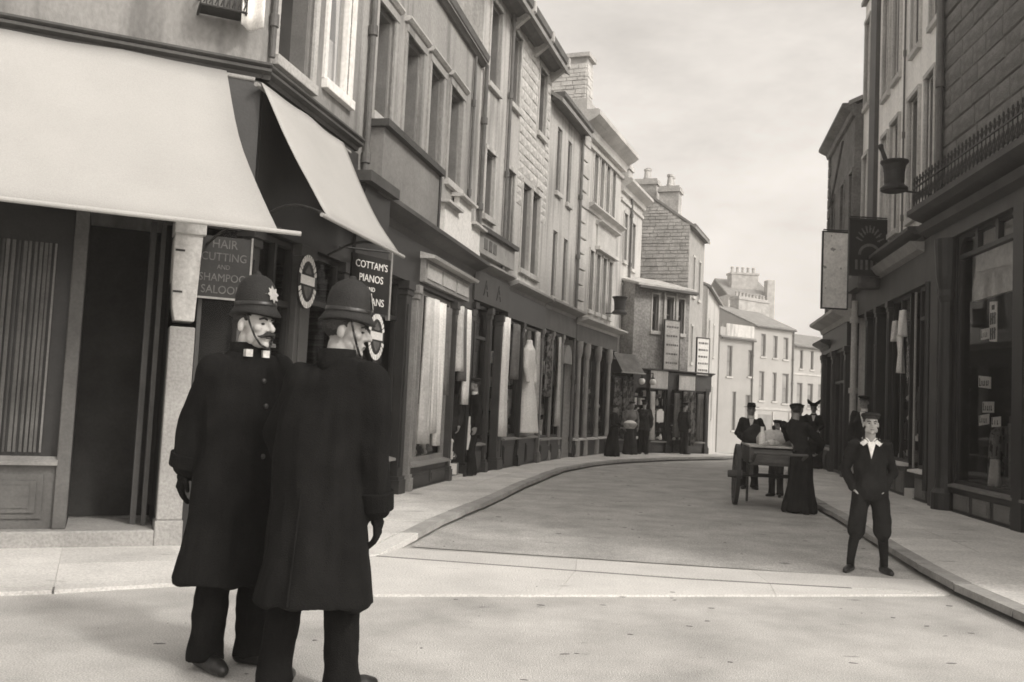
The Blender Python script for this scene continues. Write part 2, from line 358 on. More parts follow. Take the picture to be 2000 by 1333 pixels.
WL = [fpt(C0, DC, 0, 0)[:2], fpt(C0, DC, 3, 0)[:2], fpt(C0, DC, 6, 0)[:2], fpt(C0, DC, 7.4, 0)[:2], A0, A0, A0, step(A0, 12, 1.6), step(A0, 12, 4.1), step(A0, 12, 7), step(L1E, 16.5, 2.8), L2E, L3E, L4E, L7A, L7B, (9.4, 40), (12, 48)]
WLv = [Vector(p) for p in WL]; WRv = [Vector(p) for p in [fpt(R12, DR1, 12, 0)[:2], fpt(R12, DR1, 9.2, 0)[:2], fpt(R12, DR1, 7.4, 0)[:2], fpt(R12, DR1, 6.5, 0)[:2], fpt(R12, DR1, 5.2, 0)[:2], fpt(R12, DR1, 2.5, 0)[:2], R12, fpt(R23, DR2, 2.2, 0)[:2], R23, R34, (10.2, 28), (12.8, 34), (16.5, 43)]]
def matched(kerb, wall):                                   # wall parameter that follows the kerb vertex by vertex, resampled with the kerb
    K = resample(kerb, .95); out = []
    kv = [Vector(p) for p in kerb]
    for q in K:
        best = None
        for i, (a, b) in enumerate(zip(kv, kv[1:])):
            ab = b - a; t = max(0, min(1, (q - a).dot(ab) / ab.length_squared)); d = (a + ab * t - q).length
            if best is None or d < best[0]: best = (d, i, t)
        _, i, t = best; out.append(wall[i].lerp(wall[i + 1], t))
    return K, out
def flags(emp, kerb, wall, across, ymax):
    K, Wm = matched(kerb, wall)
    for k in range(len(K) - 1):
        if K[k].y > ymax: continue
        wid = (Wm[k] - K[k]).length
        if wid < .4: continue
        cuts = [.19 / wid]; nacross = max(1, round((wid - .19) / .75))
        offs = (k % 2) * .12
        for j in range(1, nacross + 1): cuts.append(.19 / wid + (1 - .19 / wid) * min(1, (j + (random.uniform(-.12, .12) if j < nacross else 0)) / nacross))
        for c0, c1 in zip(cuts, cuts[1:]):
            a, b = K[k], K[k + 1]; c, d = Wm[k], Wm[k + 1]
            q = [a.lerp(c, c0), b.lerp(d, c0), b.lerp(d, c1), a.lerp(c, c1)]
            z = gz(a.y)
            rz_ = random.uniform(-.002, .003); lf = emp.name == 'pavement_left'; quad_slab('flagstone', q, 0, (lambda x_, y_, z=z, r_=rz_: z + (ph(x_, y_) if lf else PAVE) + r_), 'pale_band' if (lf and ph(a.x, a.y) < .05) else 'flag', emp, .0012 if (lf and ph(a.x, a.y) < .05) else .006)
def pavement2(name, kerb, wall, ymax):
    K, Wm = matched(kerb, wall)
    emp = pavement(name, kerb, Wm, 0, 0); flags(emp, kerb, wall, 0, ymax); return emp
pavement2('pavement_left', KL, WLv, 32)
pavement2('pavement_right', KR, WRv, 26)

# ------------------------------------------------------------------ building kit
def wall_sheet(mb, u0, u1, z0, z1, holes=(), dep=.2, v=0):
    us = sorted({u0, u1, *[h[0] for h in holes], *[h[1] for h in holes]}); zs = sorted({z0, z1, *[h[2] for h in holes], *[h[3] for h in holes]})
    for a, b in zip(us, us[1:]):
        for c, d in zip(zs, zs[1:]):
            m_, n_ = (a + b) / 2, (c + d) / 2
            if any(h[0] < m_ < h[1] and h[2] < n_ < h[3] for h in holes): continue
            mb.quad((a, v, c), (b, v, c), (b, v, d), (a, v, d))
    for h in holes:
        a, b, c, d = h[:4]
        mb.quad((a, v, c), (a, v, d), (a, v - dep, d), (a, v - dep, c)); mb.quad((b, v, c), (b, v, d), (b, v - dep, d), (b, v - dep, c))
        mb.quad((a, v, c), (b, v, c), (b, v - dep, c), (a, v - dep, c)); mb.quad((a, v, d), (b, v, d), (b, v - dep, d), (a, v - dep, d))
def shell(mb, u0, u1, D, H, z0=0, rise=0, v=0, left=True, right=True):
    for u, on in ((u0, left), (u1, right)):
        if on: mb.f.append([mb.p(u, v, z0), mb.p(u, v, H)] + ([mb.p(u, v - D / 2, H + rise)] if rise else []) + [mb.p(u, v - D, H), mb.p(u, v - D, z0)])
    mb.quad((u0, v - D, z0), (u1, v - D, z0), (u1, v - D, H), (u0, v - D, H))
def roof(par, u0, u1, D, H, rise, over=.3, m='slate', v=0, name='roof'):
    t = .12; k = rise / (D / 2)
    mb = MB(); mb.prism([(v + over, H - over * k + .02), (v + over, H - over * k + t), (v - D / 2, H + rise + t), (v - D - over, H - over * k + t), (v - D - over, H - over * k + .02), (v - D / 2, H + rise + .02)], u0 - .04, u1 + .04)
    return mb.build(name, m, par)
def window(par, u0, u1, z0, z1, dep=.17, fm='sash', pm='pane', rows=2, cols=1, sill='trim', surround=0, sm='trim', v=0, fw_=.055, sp=.03):
    mb = MB(); a, b = v - dep - .05, v - dep
    ln = v - min(.05, dep * .5)                           # wooden box frame carried over the reveal: dark paint stands in for jamb shade
    mb.box(u0 + .004, u0 + fw_, a, ln, z0, z1 - .004); mb.box(u1 - fw_, u1 - .004, a, ln, z0, z1 - .004); mb.box(u0 + fw_, u1 - fw_, a, b, z0, z0 + fw_ * 1.2); mb.box(u0 + fw_, u1 - fw_, a, ln, z1 - fw_, z1 - .004)
    W_, H_ = (u1 - u0 - 2 * fw_), (z1 - z0 - 2.2 * fw_)
    for r in range(1, rows): mb.box(u0 + fw_, u1 - fw_, a - .004, b + .012, z0 + 1.2 * fw_ + H_ * r / rows - .022, z0 + 1.2 * fw_ + H_ * r / rows + .022)
    for c in range(1, cols): mb.box(u0 + fw_ + W_ * c / cols - .014, u0 + fw_ + W_ * c / cols + .014, a + .004, b - .004, z0 + 1.2 * fw_, z1 - fw_)
    w = mb.build('window', fm, par)
    for r in range(rows):
        for c in range(cols):
            p = MB(); ua = u0 + fw_ + W_ * c / cols; ub = u0 + fw_ + W_ * (c + 1) / cols; za = z0 + 1.2 * fw_ + H_ * r / rows; zb = z0 + 1.2 * fw_ + H_ * (r + 1) / rows
            vo = a + .022 + random.uniform(-.003, .003); tl = random.uniform(-.006, .006)
            p.quad((ua, vo, za), (ub, vo + tl, za), (ub, vo + tl, zb), (ua, vo, zb)); p.build('pane', pm, w)
    if sill: MB().box(u0 - .07, u1 + .07, v - .03, v + .075, z0 - .11, z0 - .003).build('sill', sill, w, bevel=.008)
    if surround:
        s_ = MB(); s_.box(u0 - surround, u0, v - .03, v + sp, z0, z1); s_.box(u1, u1 + surround, v - .03, v + sp, z0, z1); s_.box(u0 - surround, u1 + surround, v - .03, v + sp + .012, z1, z1 + surround * 1.15); s_.build('surround', sm, w)
    return w
def cornice(par, u0, u1, z, h, out, m, v=0, name='cornice', ret=True):
    pr = [(v - .02, z), (v + out * .25, z), (v + out * .35, z + h * .35), (v + out * .75, z + h * .55), (v + out, z + h * .72), (v + out, z + h * .95), (v + out * .9, z + h), (v - .02, z + h)]
    return MB().prism(pr, u0, u1).build(name, m, par)
def downpipe(par, u, z0, z1, v=.07, r=.045, m='lead', name='downpipe'):
    mb = MB(); mb.tube((u, v, z0), (u, v, z1), r, r, 10)
    for k in range(int((z1 - z0) / 1.6) + 1): mb.tube((u, v, z0 + .3 + k * 1.6), (u, v, z0 + .42 + k * 1.6), r * 1.5, r * 1.5, 10)
    return mb.build(name, m, par, smooth=False)
_stone_meshes = {}
def stone_mesh(m, k):
    key = (m, k)
    if key not in _stone_meshes:
        rnd = random.Random(k * 13 + 5); mb = MB(1)
        q = [(-.5, -.5), (.5, -.5), (.5, .5), (-.5, .5)]; back = [mb.p(x, .5, z) for x, z in q]
        mid = [mb.p(x, -.2, z) for x, z in q]
        fr_ = [mb.p(x * rnd.uniform(.93, .98), -.5 + rnd.uniform(-.25, .1), z * rnd.uniform(.84, .94)) for x, z in q]
        ce = mb.p(rnd.uniform(-.2, .2), -.75 - rnd.random() * .3, rnd.uniform(-.15, .15))
        for i in range(4):
            j = (i + 1) % 4
            mb.f.append([back[i], back[j], mid[j], mid[i]]); mb.f.append([mid[i], mid[j], fr_[j], fr_[i]]); mb.f.append([fr_[i], fr_[j], ce])
        me = mb.mesh('stone'); me.materials.append(M[m]); _stone_meshes[key] = me
    return _stone_meshes[key]
def stones(par, u0, u1, z0, z1, holes, ch, lens, m, proud=.02, limit=300, v=0, joint=.014, jit=.25):
    """coursed masonry laid stone by stone; past the limit the rest goes into one joined part"""
    rest = MB(); cnt = 0; z = z0; row = 0
    while z < z1 - .03:
        h = min(ch * random.uniform(1 - jit, 1 + jit), z1 - z); u = u0 - random.random() * lens[0] * .5
        while u < u1 - .02:
            L = random.uniform(*lens); a, b = max(u, u0), min(u + L, u1); u += L
            segs = [(a, b)]
            for hl in holes:
                if hl[2] < z + h - .01 and hl[3] > z + .01:
                    ns = []
                    for p, q in segs:
                        if hl[1] <= p or hl[0] >= q: ns.append((p, q)); continue
                        if hl[0] > p: ns.append((p, hl[0]))
                        if hl[1] < q: ns.append((hl[1], q))
                    segs = ns
            for p, q in segs:
                if q - p < .06: continue
                d = .05; pr = proud * random.uniform(.5, 1.3)
                if cnt < limit:
                    o = bpy.data.objects.new('stone', stone_mesh(m, random.randrange(7))); COL.objects.link(o); o.parent = par
                    o.location = ((p + q) / 2, -(v + pr - d / 2 - .008), z + h / 2); o.scale = (q - p - joint, d, h - joint); cnt += 1
                else: rest.box(p + joint / 2, q - joint / 2, v - .02, v + pr, z + joint / 2, z + h - joint / 2)
        z += h; row += 1
    if rest.v: tag(rest.build('stonework', m, par), kind='stuff')
def pot(par, c, z, h=.5, r=.11, m='rubble'):
    return MB().lathe([(r * 1.15, z), (r * 1.15, z + .06), (r * .95, z + .1), (r * .8, z + h * .8), (r * 1.05, z + h * .84), (r * 1.05, z + h), (r * .75, z + h), (r * .7, z + h * .7)], c, 12).build('chimney_pot', m, par)
def chimney(par, u0, u1, v0, v1, z0, z1, pots=2, m='rubble', ph=.5):
    mb = MB(); mb.box(u0, u1, v0, v1, z0, z1 - .22); mb.box(u0 - .06, u1 + .06, v0 - .06, v1 + .06, z1 - .22, z1 - .1); mb.box(u0 - .02, u1 + .02, v0 - .02, v1 + .02, z1 - .1, z1)
    c = mb.build('chimney', m, par)
    for k in range(pots): pot(c, (u0 + (u1 - u0) * (k + .5) / pots, (v0 + v1) / 2), z1 - .01, ph * random.uniform(.85, 1.15))
    return c
def panel_riser(par, u0, u1, z0, z1, v, npan, m='shopdk', pm='shopmid', sill='shoplt', dep=.3, sout=.07):
    mb = MB(); mb.box(u0, u1, v - dep, v, z0, z1); r = mb.build('stall_riser', m, par)
    w = (u1 - u0) / npan
    for k in range(npan):
        a, b = u0 + k * w + .08, u0 + (k + 1) * w - .08; p = MB()
        p.box(a, b, v, v + .018, z0 + .14, z1 - .1); p.box(a + .04, b - .04, v + .018, v + .03, z0 + .18, z1 - .14); p.build('panel', pm, r)
    MB().box(u0 - .01, u1 + .01, v - .04, v + .03, z0, z0 + .1).build('plinth', m, r)
    if sill: MB().prism([(v - .05, z1), (v + sout, z1), (v + sout, z1 + .035), (v - .05, z1 + .06)], u0 - .02, u1 + .02).build('sill', sill, r)
    return r
def pilaster(par, u, w, z0, z1, v=.06, m='shopdk', cap=True):
    mb = MB(); mb.box(u, u + w, -.1, v, z0, z1); mb.box(u - .03, u + w + .03, -.1, v + .04, z0, z0 + .28); mb.box(u - .015, u + w + .015, -.1, v + .025, z0 + .28, z0 + .33)
    if cap: mb.box(u - .03, u + w + .03, -.1, v + .04, z1 - .12, z1); mb.box(u - .015, u + w + .015, -.1, v + .02, z1 - .2, z1 - .12)
    mb.box(u + w * .25, u + w * .75, v, v + .015, z0 + .45, z1 - .32)
    return mb.build('pilaster', m, par, bevel=.006)
def glazing(par, u0, u1, z0, z1, v, mull=(), trans=None, fm='shopdk', w=.06, gm='glass'):
    mb = MB(); a, b = v - .06, v + .01
    mb.box(u0, u0 + w, a, b, z0, z1); mb.box(u1 - w, u1, a, b, z0, z1); mb.box(u0 + w, u1 - w, a, b, z0, z0 + w); mb.box(u0 + w, u1 - w, a, b, z1 - w, z1)
    for q in mull: mb.box(q - w * .35, q + w * .35, a + .005, b + .008, z0 + w, z1 - w)
    if trans: mb.box(u0 + w, u1 - w, a + .002, b + .016, trans - w * .5, trans + w * .5)
    f = mb.build('window_frame', fm, par)
    cu = [u0 + w, *mull, u1 - w]; cz = [z0 + w, trans, z1 - w] if trans else [z0 + w, z1 - w]
    for p, q in zip(cu, cu[1:]):
        for c, d in zip(cz, cz[1:]): MB().quad((p, v - .03, c), (q, v - .03, c), (q, v - .03, d), (p, v - .03, d)).build('pane', gm, f)
    return f
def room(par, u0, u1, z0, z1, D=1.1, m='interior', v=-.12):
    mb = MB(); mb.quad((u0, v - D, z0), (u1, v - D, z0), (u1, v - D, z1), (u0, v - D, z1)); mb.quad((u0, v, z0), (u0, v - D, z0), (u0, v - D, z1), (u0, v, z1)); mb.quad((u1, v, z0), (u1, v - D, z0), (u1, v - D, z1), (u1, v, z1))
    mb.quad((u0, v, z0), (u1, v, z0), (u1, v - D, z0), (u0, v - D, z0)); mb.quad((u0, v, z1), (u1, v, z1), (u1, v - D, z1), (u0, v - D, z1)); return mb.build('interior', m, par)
def hanging(name, label, cat, A, d, u, v, z1, z0, w, m, group=None, folds=3, taper=0, th=.02):
    """a length of cloth hung up: a folded, closed sheet with thickness"""
    e = MB(); n_ = 10; R_ = 8; ph = random.random() * 6
    F_, B_ = [], []
    for r in range(R_ + 1):
        t = r / R_; z = z1 + (z0 - z1) * t + random.uniform(-.01, .01); ww = w * (1 - taper * t)
        F_.append([e.p((k / n_ - .5) * ww, th + .035 * math.sin(folds * 2 * PI * k / n_ + ph + t) * (.9 + t), z) for k in range(n_ + 1)])
        B_.append([e.p((k / n_ - .5) * ww, -th + .035 * math.sin(folds * 2 * PI * k / n_ + ph + t) * (.9 + t), z) for k in range(n_ + 1)])
    for a, b, s in ((F_, F_, 1), (B_, B_, 0)):
        for r in range(R_):
            for k in range(n_): e.f.append([a[r][k], a[r][k + 1], a[r + 1][k + 1], a[r + 1][k]])
    for r in range(R_):
        for k in (0, n_): e.f.append([F_[r][k], F_[r + 1][k], B_[r + 1][k], B_[r][k]])
    for k in range(n_):
        for r in (0, R_): e.f.append([F_[r][k], F_[r][k + 1], B_[r][k + 1], B_[r][k]])
    o = e.build(name, m, None, smooth=True); o.location = fpt(A, d, u, v, 0); o.rotation_euler = (0, 0, math.atan2(d[1], d[0])); return tag(o, label, cat, group)
def frame_matrix(A, d): return Matrix.Translation((A[0], A[1], 0)) @ Matrix.Rotation(math.atan2(d[1], d[0]), 4, 'Z')
def adopt(par, parA, pard, tmp, tA, td):
    """parts modelled in a second facade frame become parts of the same building"""
    rel = frame_matrix(parA, pard).inverted() @ frame_matrix(tA, td)
    for c in list(tmp.children):
        ml = c.matrix_basis.copy(); c.parent = par; c.matrix_basis = rel @ ml
    bpy.data.objects.remove(tmp)

# ================================================================== LEFT SIDE
# ---- corner shop with the two awnings
b0 = facade('corner_shop', C0, DC, 'grey rendered corner shop building behind the two big pale awnings')
mb = MB(); wall_sheet(mb, 0, 8, 4.34, 10, [(5.05, 5.85, 5.6, 7.6)], .2); mb.quad((0, 0, 0), (0, 0, 10), (0, -6, 10), (0, -6, 0)); mb.quad((0, -.9, 0), (8, -.9, 0), (8, -.9, 4.34), (0, -.9, 4.34))
mb.build('wall', 'render0', b0)
window(b0, 5.05, 5.85, 5.6, 7.6, surround=.1)
mb = MB(); mb.prism([(-.02, 4.33), (.05, 4.33), (.06, 4.37), (.12, 4.39), (.12, 4.415), (.10, 4.425), (.14, 4.445), (.14, 4.465), (-.02, 4.49)], 0, 8.1); mb.build('cornice', 'trimdk', b0); MB().slab([(0, .1), (8, .1), (6, -6), (0, -6)], 9.98, 10.1).build('roof', 'slate', b0)
MB().box(0, 8.02, -.05, .05, 2.92, 4.3).build('fascia', 'shopdk', b0)
MB().box(3.2, 7.36, -.7, .12, 0, .16).build('step', 'pier', b0, bevel=.015)
r = MB().box(3.2, 6.55, -.32, -.02, .16, .70).build('stall_riser', 'shopgrey', b0)
for k in range(3):
    a = 5.62 - k * .95; p = MB(); p.box(a, a + .84, -.02, .0, .25, .62); p.box(a + .05, a + .79, .0, .018, .30, .57); p.box(a + .1, a + .74, .018, .026, .34, .53); p.build('panel', 'shopgrey', r)
MB().prism([(-.05, .70), (.05, .70), (.06, .73), (-.05, .77)], 3.2, 6.56).build('sill', 'shoplt', r)
scr = MB().box(3.2, 6.55, -.16, -.10, .76, 2.92).build('screen', 'shopdk', b0)
u = 6.42; random.seed(3)
while u > 4.2:
    w = random.uniform(.012, .03); MB().box(u - w, u, -.10, -.085 + random.uniform(0, .03), .8, 2.6).build('slat', random.choice(['shopgrey', 'shopgrey', 'sash', 'shopmid', 'shopgrey']), scr); u -= w + random.uniform(.008, .025)
MB().box(6.55, 6.66, -.2, .02, .16, 2.92).build('door_post', 'shopgrey', b0, bevel=.01)
MB().box(7.17, 7.22, -.35, -.25, .16, 2.92).build('door_post', 'shopmid', b0); MB().box(7.26, 7.3, -.28, -.18, .16, 2.92).build('door_post', 'shopmid', b0)
mb = MB(); mb.quad((6.66, -.1, .16), (6.66, -.88, .16), (6.66, -.88, 2.92), (6.66, -.1, 2.92)); mb.quad((7.36, -.05, .16), (7.36, -.88, .16), (7.36, -.88, 2.92), (7.36, -.05, 2.92)); mb.quad((6.66, -.88, .16), (7.36, -.88, .16), (7.36, -.88, 2.92), (6.66, -.88, 2.92)); mb.build('doorway', 'interior', b0)
pr = MB(); pr.box(7.37, 7.585, -.2, .10, .24, 1.95); pr.box(7.36, 7.595, -.2, .12, 0, .24); pier = pr.build('pier', 'pier', b0, bevel=.012)
pr = MB(); pr.plate([(7.40, 2.0), (7.57, 2.0), (7.60, 2.9), (7.37, 2.9), (7.355, 2.7), (7.36, 2.35), (7.375, 2.12)], -.2, .12); pr.box(7.35, 7.62, -.2, .15, 2.78, 2.93); pr.build('console', 'trim', pier, bevel=.01)
for z in (2.25, 2.62): MB().box(7.37, 7.45, .12, .126, z, z + .018).build('iron_cramp', 'iron', pier)
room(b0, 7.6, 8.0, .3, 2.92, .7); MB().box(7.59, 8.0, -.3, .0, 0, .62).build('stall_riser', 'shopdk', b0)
glazing(b0, 7.60, 7.99, .62, 2.92, -.02, (), None, 'shopmid', .035)
# upper corner: iron flower guard and white cloth
gd = MB(); 
for z in (4.84, 4.98, 5.12): gd.path([(7.42, 0, z), (7.42, .26, z), (7.82, .26, z), (7.82, 0, z)], .012)
for k in range(9): gd.tube((7.42 + .05 * k, .26, 4.84), (7.42 + .05 * k, .26, 5.12), .008, .008, 6)
for k in range(8): gd.path([(7.445 + .05 * k, .262, 4.86), (7.465 + .05 * k, .262, 4.92), (7.43 + .05 * k, .262, 5.0), (7.455 + .05 * k, .262, 5.08)], .007, 6)
gd.box(7.42, 7.82, .02, .24, 4.845, 4.86); gd.build('window_guard', 'iron', b0)
# its street side
tS = empty('tmp'); U1 = 2.45
mb = MB(); wall_sheet(mb, 0, U1, 4.34, 10, [(.30, 1.10, 4.68, 6.7), (1.46, 2.13, 4.86, 6.8)], .22); mb.quad((U1, 0, 0), (U1, 0, 10), (U1, -6, 10), (U1, -6, 0)); mb.build('wall', 'render0', tS)
window(tS, .30, 1.10, 4.68, 6.7, .2, surround=.09, rows=2)
w = window(tS, 1.46, 2.13, 4.86, 6.8, .03, fm='boardwhite', pm='glass', rows=1, surround=.075, sm='boardwhite', sill='boardwhite', fw_=.07)
cu = MB(); n_ = 10
for side in (0, 1):
    for k in range(6):
        a0_ = 1.52 + (.55 if side else 0); sg = -1 if side else 1
        t0, t1 = k / 6, (k + 1) / 6; wd = lambda t: .10 + .16 * t ** 2
        zt0, zt1 = 4.93 + 1.8 * t0, 4.93 + 1.8 * t1
        cu.quad((a0_, -.14, zt0), (a0_ + sg * wd(t0), -.12, zt0), (a0_ + sg * wd(t1), -.12, zt1), (a0_, -.14, zt1))
cu.build('curtain', 'cloth', w); MB().box(1.46, 2.13, -.6, -.55, 4.86, 6.8).build('interior', 'grey', w)
cu = MB(); cu.quad((1.5, -.16, 4.92), (2.09, -.16, 4.92), (2.09, -.16, 5.5), (1.5, -.16, 5.5)); cu.build('blind', 'cream', w)
mb = MB(); mb.prism([(-.02, 4.33), (.05, 4.33), (.06, 4.37), (.12, 4.39), (.12, 4.415), (.10, 4.425), (.14, 4.445), (.14, 4.465), (-.02, 4.49)], -.05, U1 - .03); mb.build('cornice', 'trimdk', tS)
MB().box(.01, U1, -.05, .05, 2.95, 4.3).build('fascia', 'shopdk', tS)
downpipe(tS, .14, 4.6, 9.5, .05, .03)
room(tS, .05, U1, .3, 2.95, .8)
for u0_, w_ in ((.0, .16), (1.0, .34), (2.2, .24)): pilaster(tS, u0_, w_, 0, 2.95, .05, 'shopmid' if w_ > .3 else 'shopdk')
MB().box(.1, U1, -.3, .0, 0, .6).build('stall_riser', 'shopdk', tS)
glazing(tS, .17, .99, .62, 2.94, -.02, (.58,), 2.3, 'shopdk'); glazing(tS, 1.35, 2.19, .62, 2.94, -.02, (), 2.4, 'shopdk')
MB().box(.25, .95, -.35, -.12, 1.86, 1.9).build('shelf', 'shoplt', tS)
adopt(b0, C0, DC, tS, A0, DS)

def oval_emblem(A, d, u, v, z, w, h, label):
    o = facade('window_emblem', fpt(A, d, u, v)[:2], d, label, 'emblem', 'oval window emblems')
    o.location.z = z
    MB().plate([(w * .5 * math.cos(t), h * .5 * math.sin(t)) for t in (2 * PI * k / 28 for k in range(28))], 0, .012).build('plate', 'black', o)
    for k in range(26):
        t = 2 * PI * (k + .5) / 26
        if abs(math.sin(t)) < .32: continue
        c_, s_ = math.cos(t), math.sin(t); L = MB(); dt = .085
        L.plate([(w * .5 * r_ * math.cos(t + a_), h * .5 * r_ * math.sin(t + a_)) for r_, a_ in ((.74, -dt), (.97, -dt), (.97, dt), (.74, dt))], .012, .018); L.build('letter_block', 'card', o)
    MB().box(-w * .36, w * .36, .012, .02, -h * .06, h * .10).build('bar', 'card', o)
    mb_ = MB(); mb_.plate([(0, h * .30), (w * .17, h * .16), (w * .12, h * .14), (-w * .12, h * .14), (-w * .17, h * .16)], .012, .02); mb_.build('crest', 'letterdim', o)
    mb_ = MB(); mb_.plate([(-w * .2, -h * .1), (w * .2, -h * .1), (w * .14, -h * .22), (0, -h * .31), (-w * .14, -h * .22)], .012, .02); mb_.build('shield', 'letterdim', o)
    return o
oval_emblem(A0, DS, 1.16, .075, 2.58, .46, .58, 'oval black emblem ringed with white blocks on the pillar between the two policemen')
oval_emblem(A0, DS, 3.42, .03, 2.18, .6, .62, 'oval emblem with white blocks just right of the nearer policeman\'s face')

# signs of the corner shop
sg = facade('hanging_sign', fpt(C0, DC, 7.795, .03)[:2], DC, 'black sign with dim pale lettering for hair cutting, left of the farther policeman\'s helmet', 'sign')
mb = MB(); mb.box(-.235, .235, 0, .025, 2.24, 2.80); mb.build('board', 'black', sg)
mb = MB(); mb.box(-.25, -.232, -.005, .035, 2.225, 2.815); mb.box(.232, .25, -.005, .035, 2.225, 2.815); mb.box(-.232, .232, -.005, .035, 2.225, 2.243); mb.build('frame', 'shoplt', sg)
for i, (s, z, sz) in enumerate((('HAIR', 2.73, .115), ('CUTTING', 2.61, .105), ('AND', 2.52, .06), ('SHAMPOO', 2.42, .10), ('SALOON', 2.31, .105))): text(s, sz, (0, -.028, z), 'letterdim', sg, .002, sx=.88)
sg = facade('hanging_sign', fpt(A0, DS, 2.05, .42)[:2], dirv(35), 'black sign with bright lettering advertising pianos, above the nearer policeman\'s helmet', 'sign')
mb = MB(); mb.box(-.30, .32, 0, .03, 2.36, 3.0); mb.build('board', 'black', sg)
MB().box(.32, .345, -.01, .04, 2.3, 3.12).build('rod', 'shoplt', sg); MB().tube((.33, .0, 3.1), (-.2, -.3, 3.1), .012, .012, 8).build('bracket', 'iron', sg)
for s, z, sz in (("COTTAM'S", 2.89, .115), ('PIANOS', 2.74, .12), ('AND', 2.62, .07), ('ORGANS', 2.48, .12)): text(s, sz, (0.01, -.032, z), 'card', sg, .002, sx=.95)

# the two canvas awnings
def awning(A, d, u0t, u1t, vt, zt, u0b, u1b, vb, zb, label, bar0, bar1, arms):
    o = facade('awning', A, d, label, 'awning', 'canvas shop awnings')
    mb_ = MB(); NU, NV = 16, 10; T, B = [], []
    for j in range(NV + 1):
        t = j / NV; r1, r2 = [], []
        for i in range(NU + 1):
            s = i / NU; u = (u0t + (u1t - u0t) * s) * (1 - t) + (u0b + (u1b - u0b) * s) * t
            sag = -.07 * math.sin(PI * t) + .03 * noise.noise(Vector((u * 1.6, t * 3, zt))) - (.06 * math.sin(PI * t) if i in (0, NU) else 0) * 0
            edge = .05 * math.sin(PI * t) * (abs(2 * s - 1) ** 6)
            u -= edge * (1 if s > .5 else -1)
            v = vt + (vb - vt) * t; z = zt + (zb - zt) * t + sag
            r1.append(mb_.p(u, v, z)); r2.append(mb_.p(u, v - .006, z - .008))
        T.append(r1); B.append(r2)
    for j in range(NV):
        for i in range(NU):
            mb_.f.append([T[j][i], T[j][i + 1], T[j + 1][i + 1], T[j + 1][i]]); mb_.f.append([B[j][i], B[j + 1][i], B[j + 1][i + 1], B[j][i + 1]])
        for i in (0, NU): mb_.f.append([T[j][i], T[j + 1][i], B[j + 1][i], B[j][i]])
    for j in (0, NV):
        for i in range(NU): mb_.f.append([T[j][i], T[j][i + 1], B[j][i + 1], B[j][i]])
    vs_ = list(mb_.v); mb_.build('canvas', 'canvas', o, smooth=True)
    MB().tube((bar0, vb + .01, zb - .02), (bar1, vb + .01, zb - .02), .019, .019, 10).build('front_bar', 'canvas', o)
    MB().tube((u0t - .05, vt - .03, zt - .03), (u1t + .26, vt - .03, zt - .03), .022, .022, 10).build('roller', 'shoplt', o)
    for ua, za, ub in arms:
        m_ = MB(); pts = [(ua, .06, za)]
        for k in range(1, 9):
            t = k / 8; pts.append((ua + (ub - ua) * t, .06 + (vb - .06) * t, za + (zb - za) * t + .14 * math.sin(PI * t)))
        m_.path(pts, .014, 6); m_.build('arm', 'iron', o)
    return o
awning(C0, DC, .6, 7.70, .08, 4.34, .6, 8.02, 1.5, 2.68, 'large pale canvas awning over the canted shop front at far left', .6, 8.2, ((7.64, 2.72, 8.05), (4.5, 2.72, 4.5)))
awning(A0, DS, -.12, 1.86, .10, 4.26, -.28, 1.66, .9, 2.98, 'narrow pale canvas awning over the street side, above the policemen', -.42, 1.8, ((-.1, 2.9, -.35), (1.7, 2.95, 1.7)))
hanging('cloth', 'white cloth hung at the upper corner window above the large awning', 'cloth', C0, DC, 7.88, .18, 5.9, 4.74, .2, 'cloth', folds=1)

# ---- piano shop building: four tall first floor windows, long dark cornice
b1 = facade('shop_building', A0, DS, 'pale grey building with four tall first floor windows above a long dark shop cornice')
H1_ = 7.62; wins = [(2.92, 3.56, 4.98, 6.42), (4.07, 4.80, 4.98, 6.46), (5.20, 5.87, 4.98, 6.48), (6.30, 7.06, 4.98, 6.52)]
mb = MB(); wall_sheet(mb, U1, 8.2, 3.5, H1_, wins, .30); shell(mb, U1, 8.2, 6, H1_, 0, 1.6); mb.build('wall', 'pale1', b1)
for i, q in enumerate(wins):
    w = window(b1, *q, .27, pm='pane', surround=.09, sp=.03, sm='pale1')
    MB().prism([(0, q[3] + .13), (.06, q[3] + .13), (.1, q[3] + .17), (.1, q[3] + .195), (0, q[3] + .21)], q[0] - .13, q[1] + .13).build('hood', 'trim', w)
roof(b1, U1, 8.2, 6, H1_, 1.6, .12)
MB().prism([(-.02, H1_ - .1), (.05, H1_ - .1), (.14, H1_), (.16, H1_ + .1), (-.02, H1_ + .1)], U1, 8.2).build('gutter', 'lead', b1)
downpipe(b1, 2.66, 3.95, 7.5, .06, .04); downpipe(b1, 7.62, 4.7, 7.5, .05, .025)
bd = MB().box(2.92, 5.36, 0, .18, 3.98, 4.78).build('sign_board', 'boardgrey', b1); MB().box(2.86, 5.42, -.0, .26, 4.78, 4.87).build('ledge', 'trimdk', bd); MB().box(5.36, 5.44, 0, .2, 3.98, 4.78).build('end_board', 'shopdk', bd)
MB().box(1.95, 2.95, -.02, .42, 3.86, 3.98).build('hood_cornice', 'trimdk', b1); MB().box(2.05, 2.9, -.02, .32, 3.4, 3.86).build('hood_box', 'shopdk', b1)
MB().box(U1, 8.2, -.1, .08, 3.05, 3.7).build('fascia', 'shopdk', b1); cornice(b1, U1, 8.2, 3.66, .26, .34, 'trimdk')
fp = MB().box(4.98, 7.55, .08, .16, 3.12, 3.46).build('fascia_panel', 'shoplt', b1)
for k in range(3): MB().box(5.08 + k * .82, 5.08 + k * .82 + .72, .16, .175, 3.18, 3.4).build('panel', 'trim', fp)
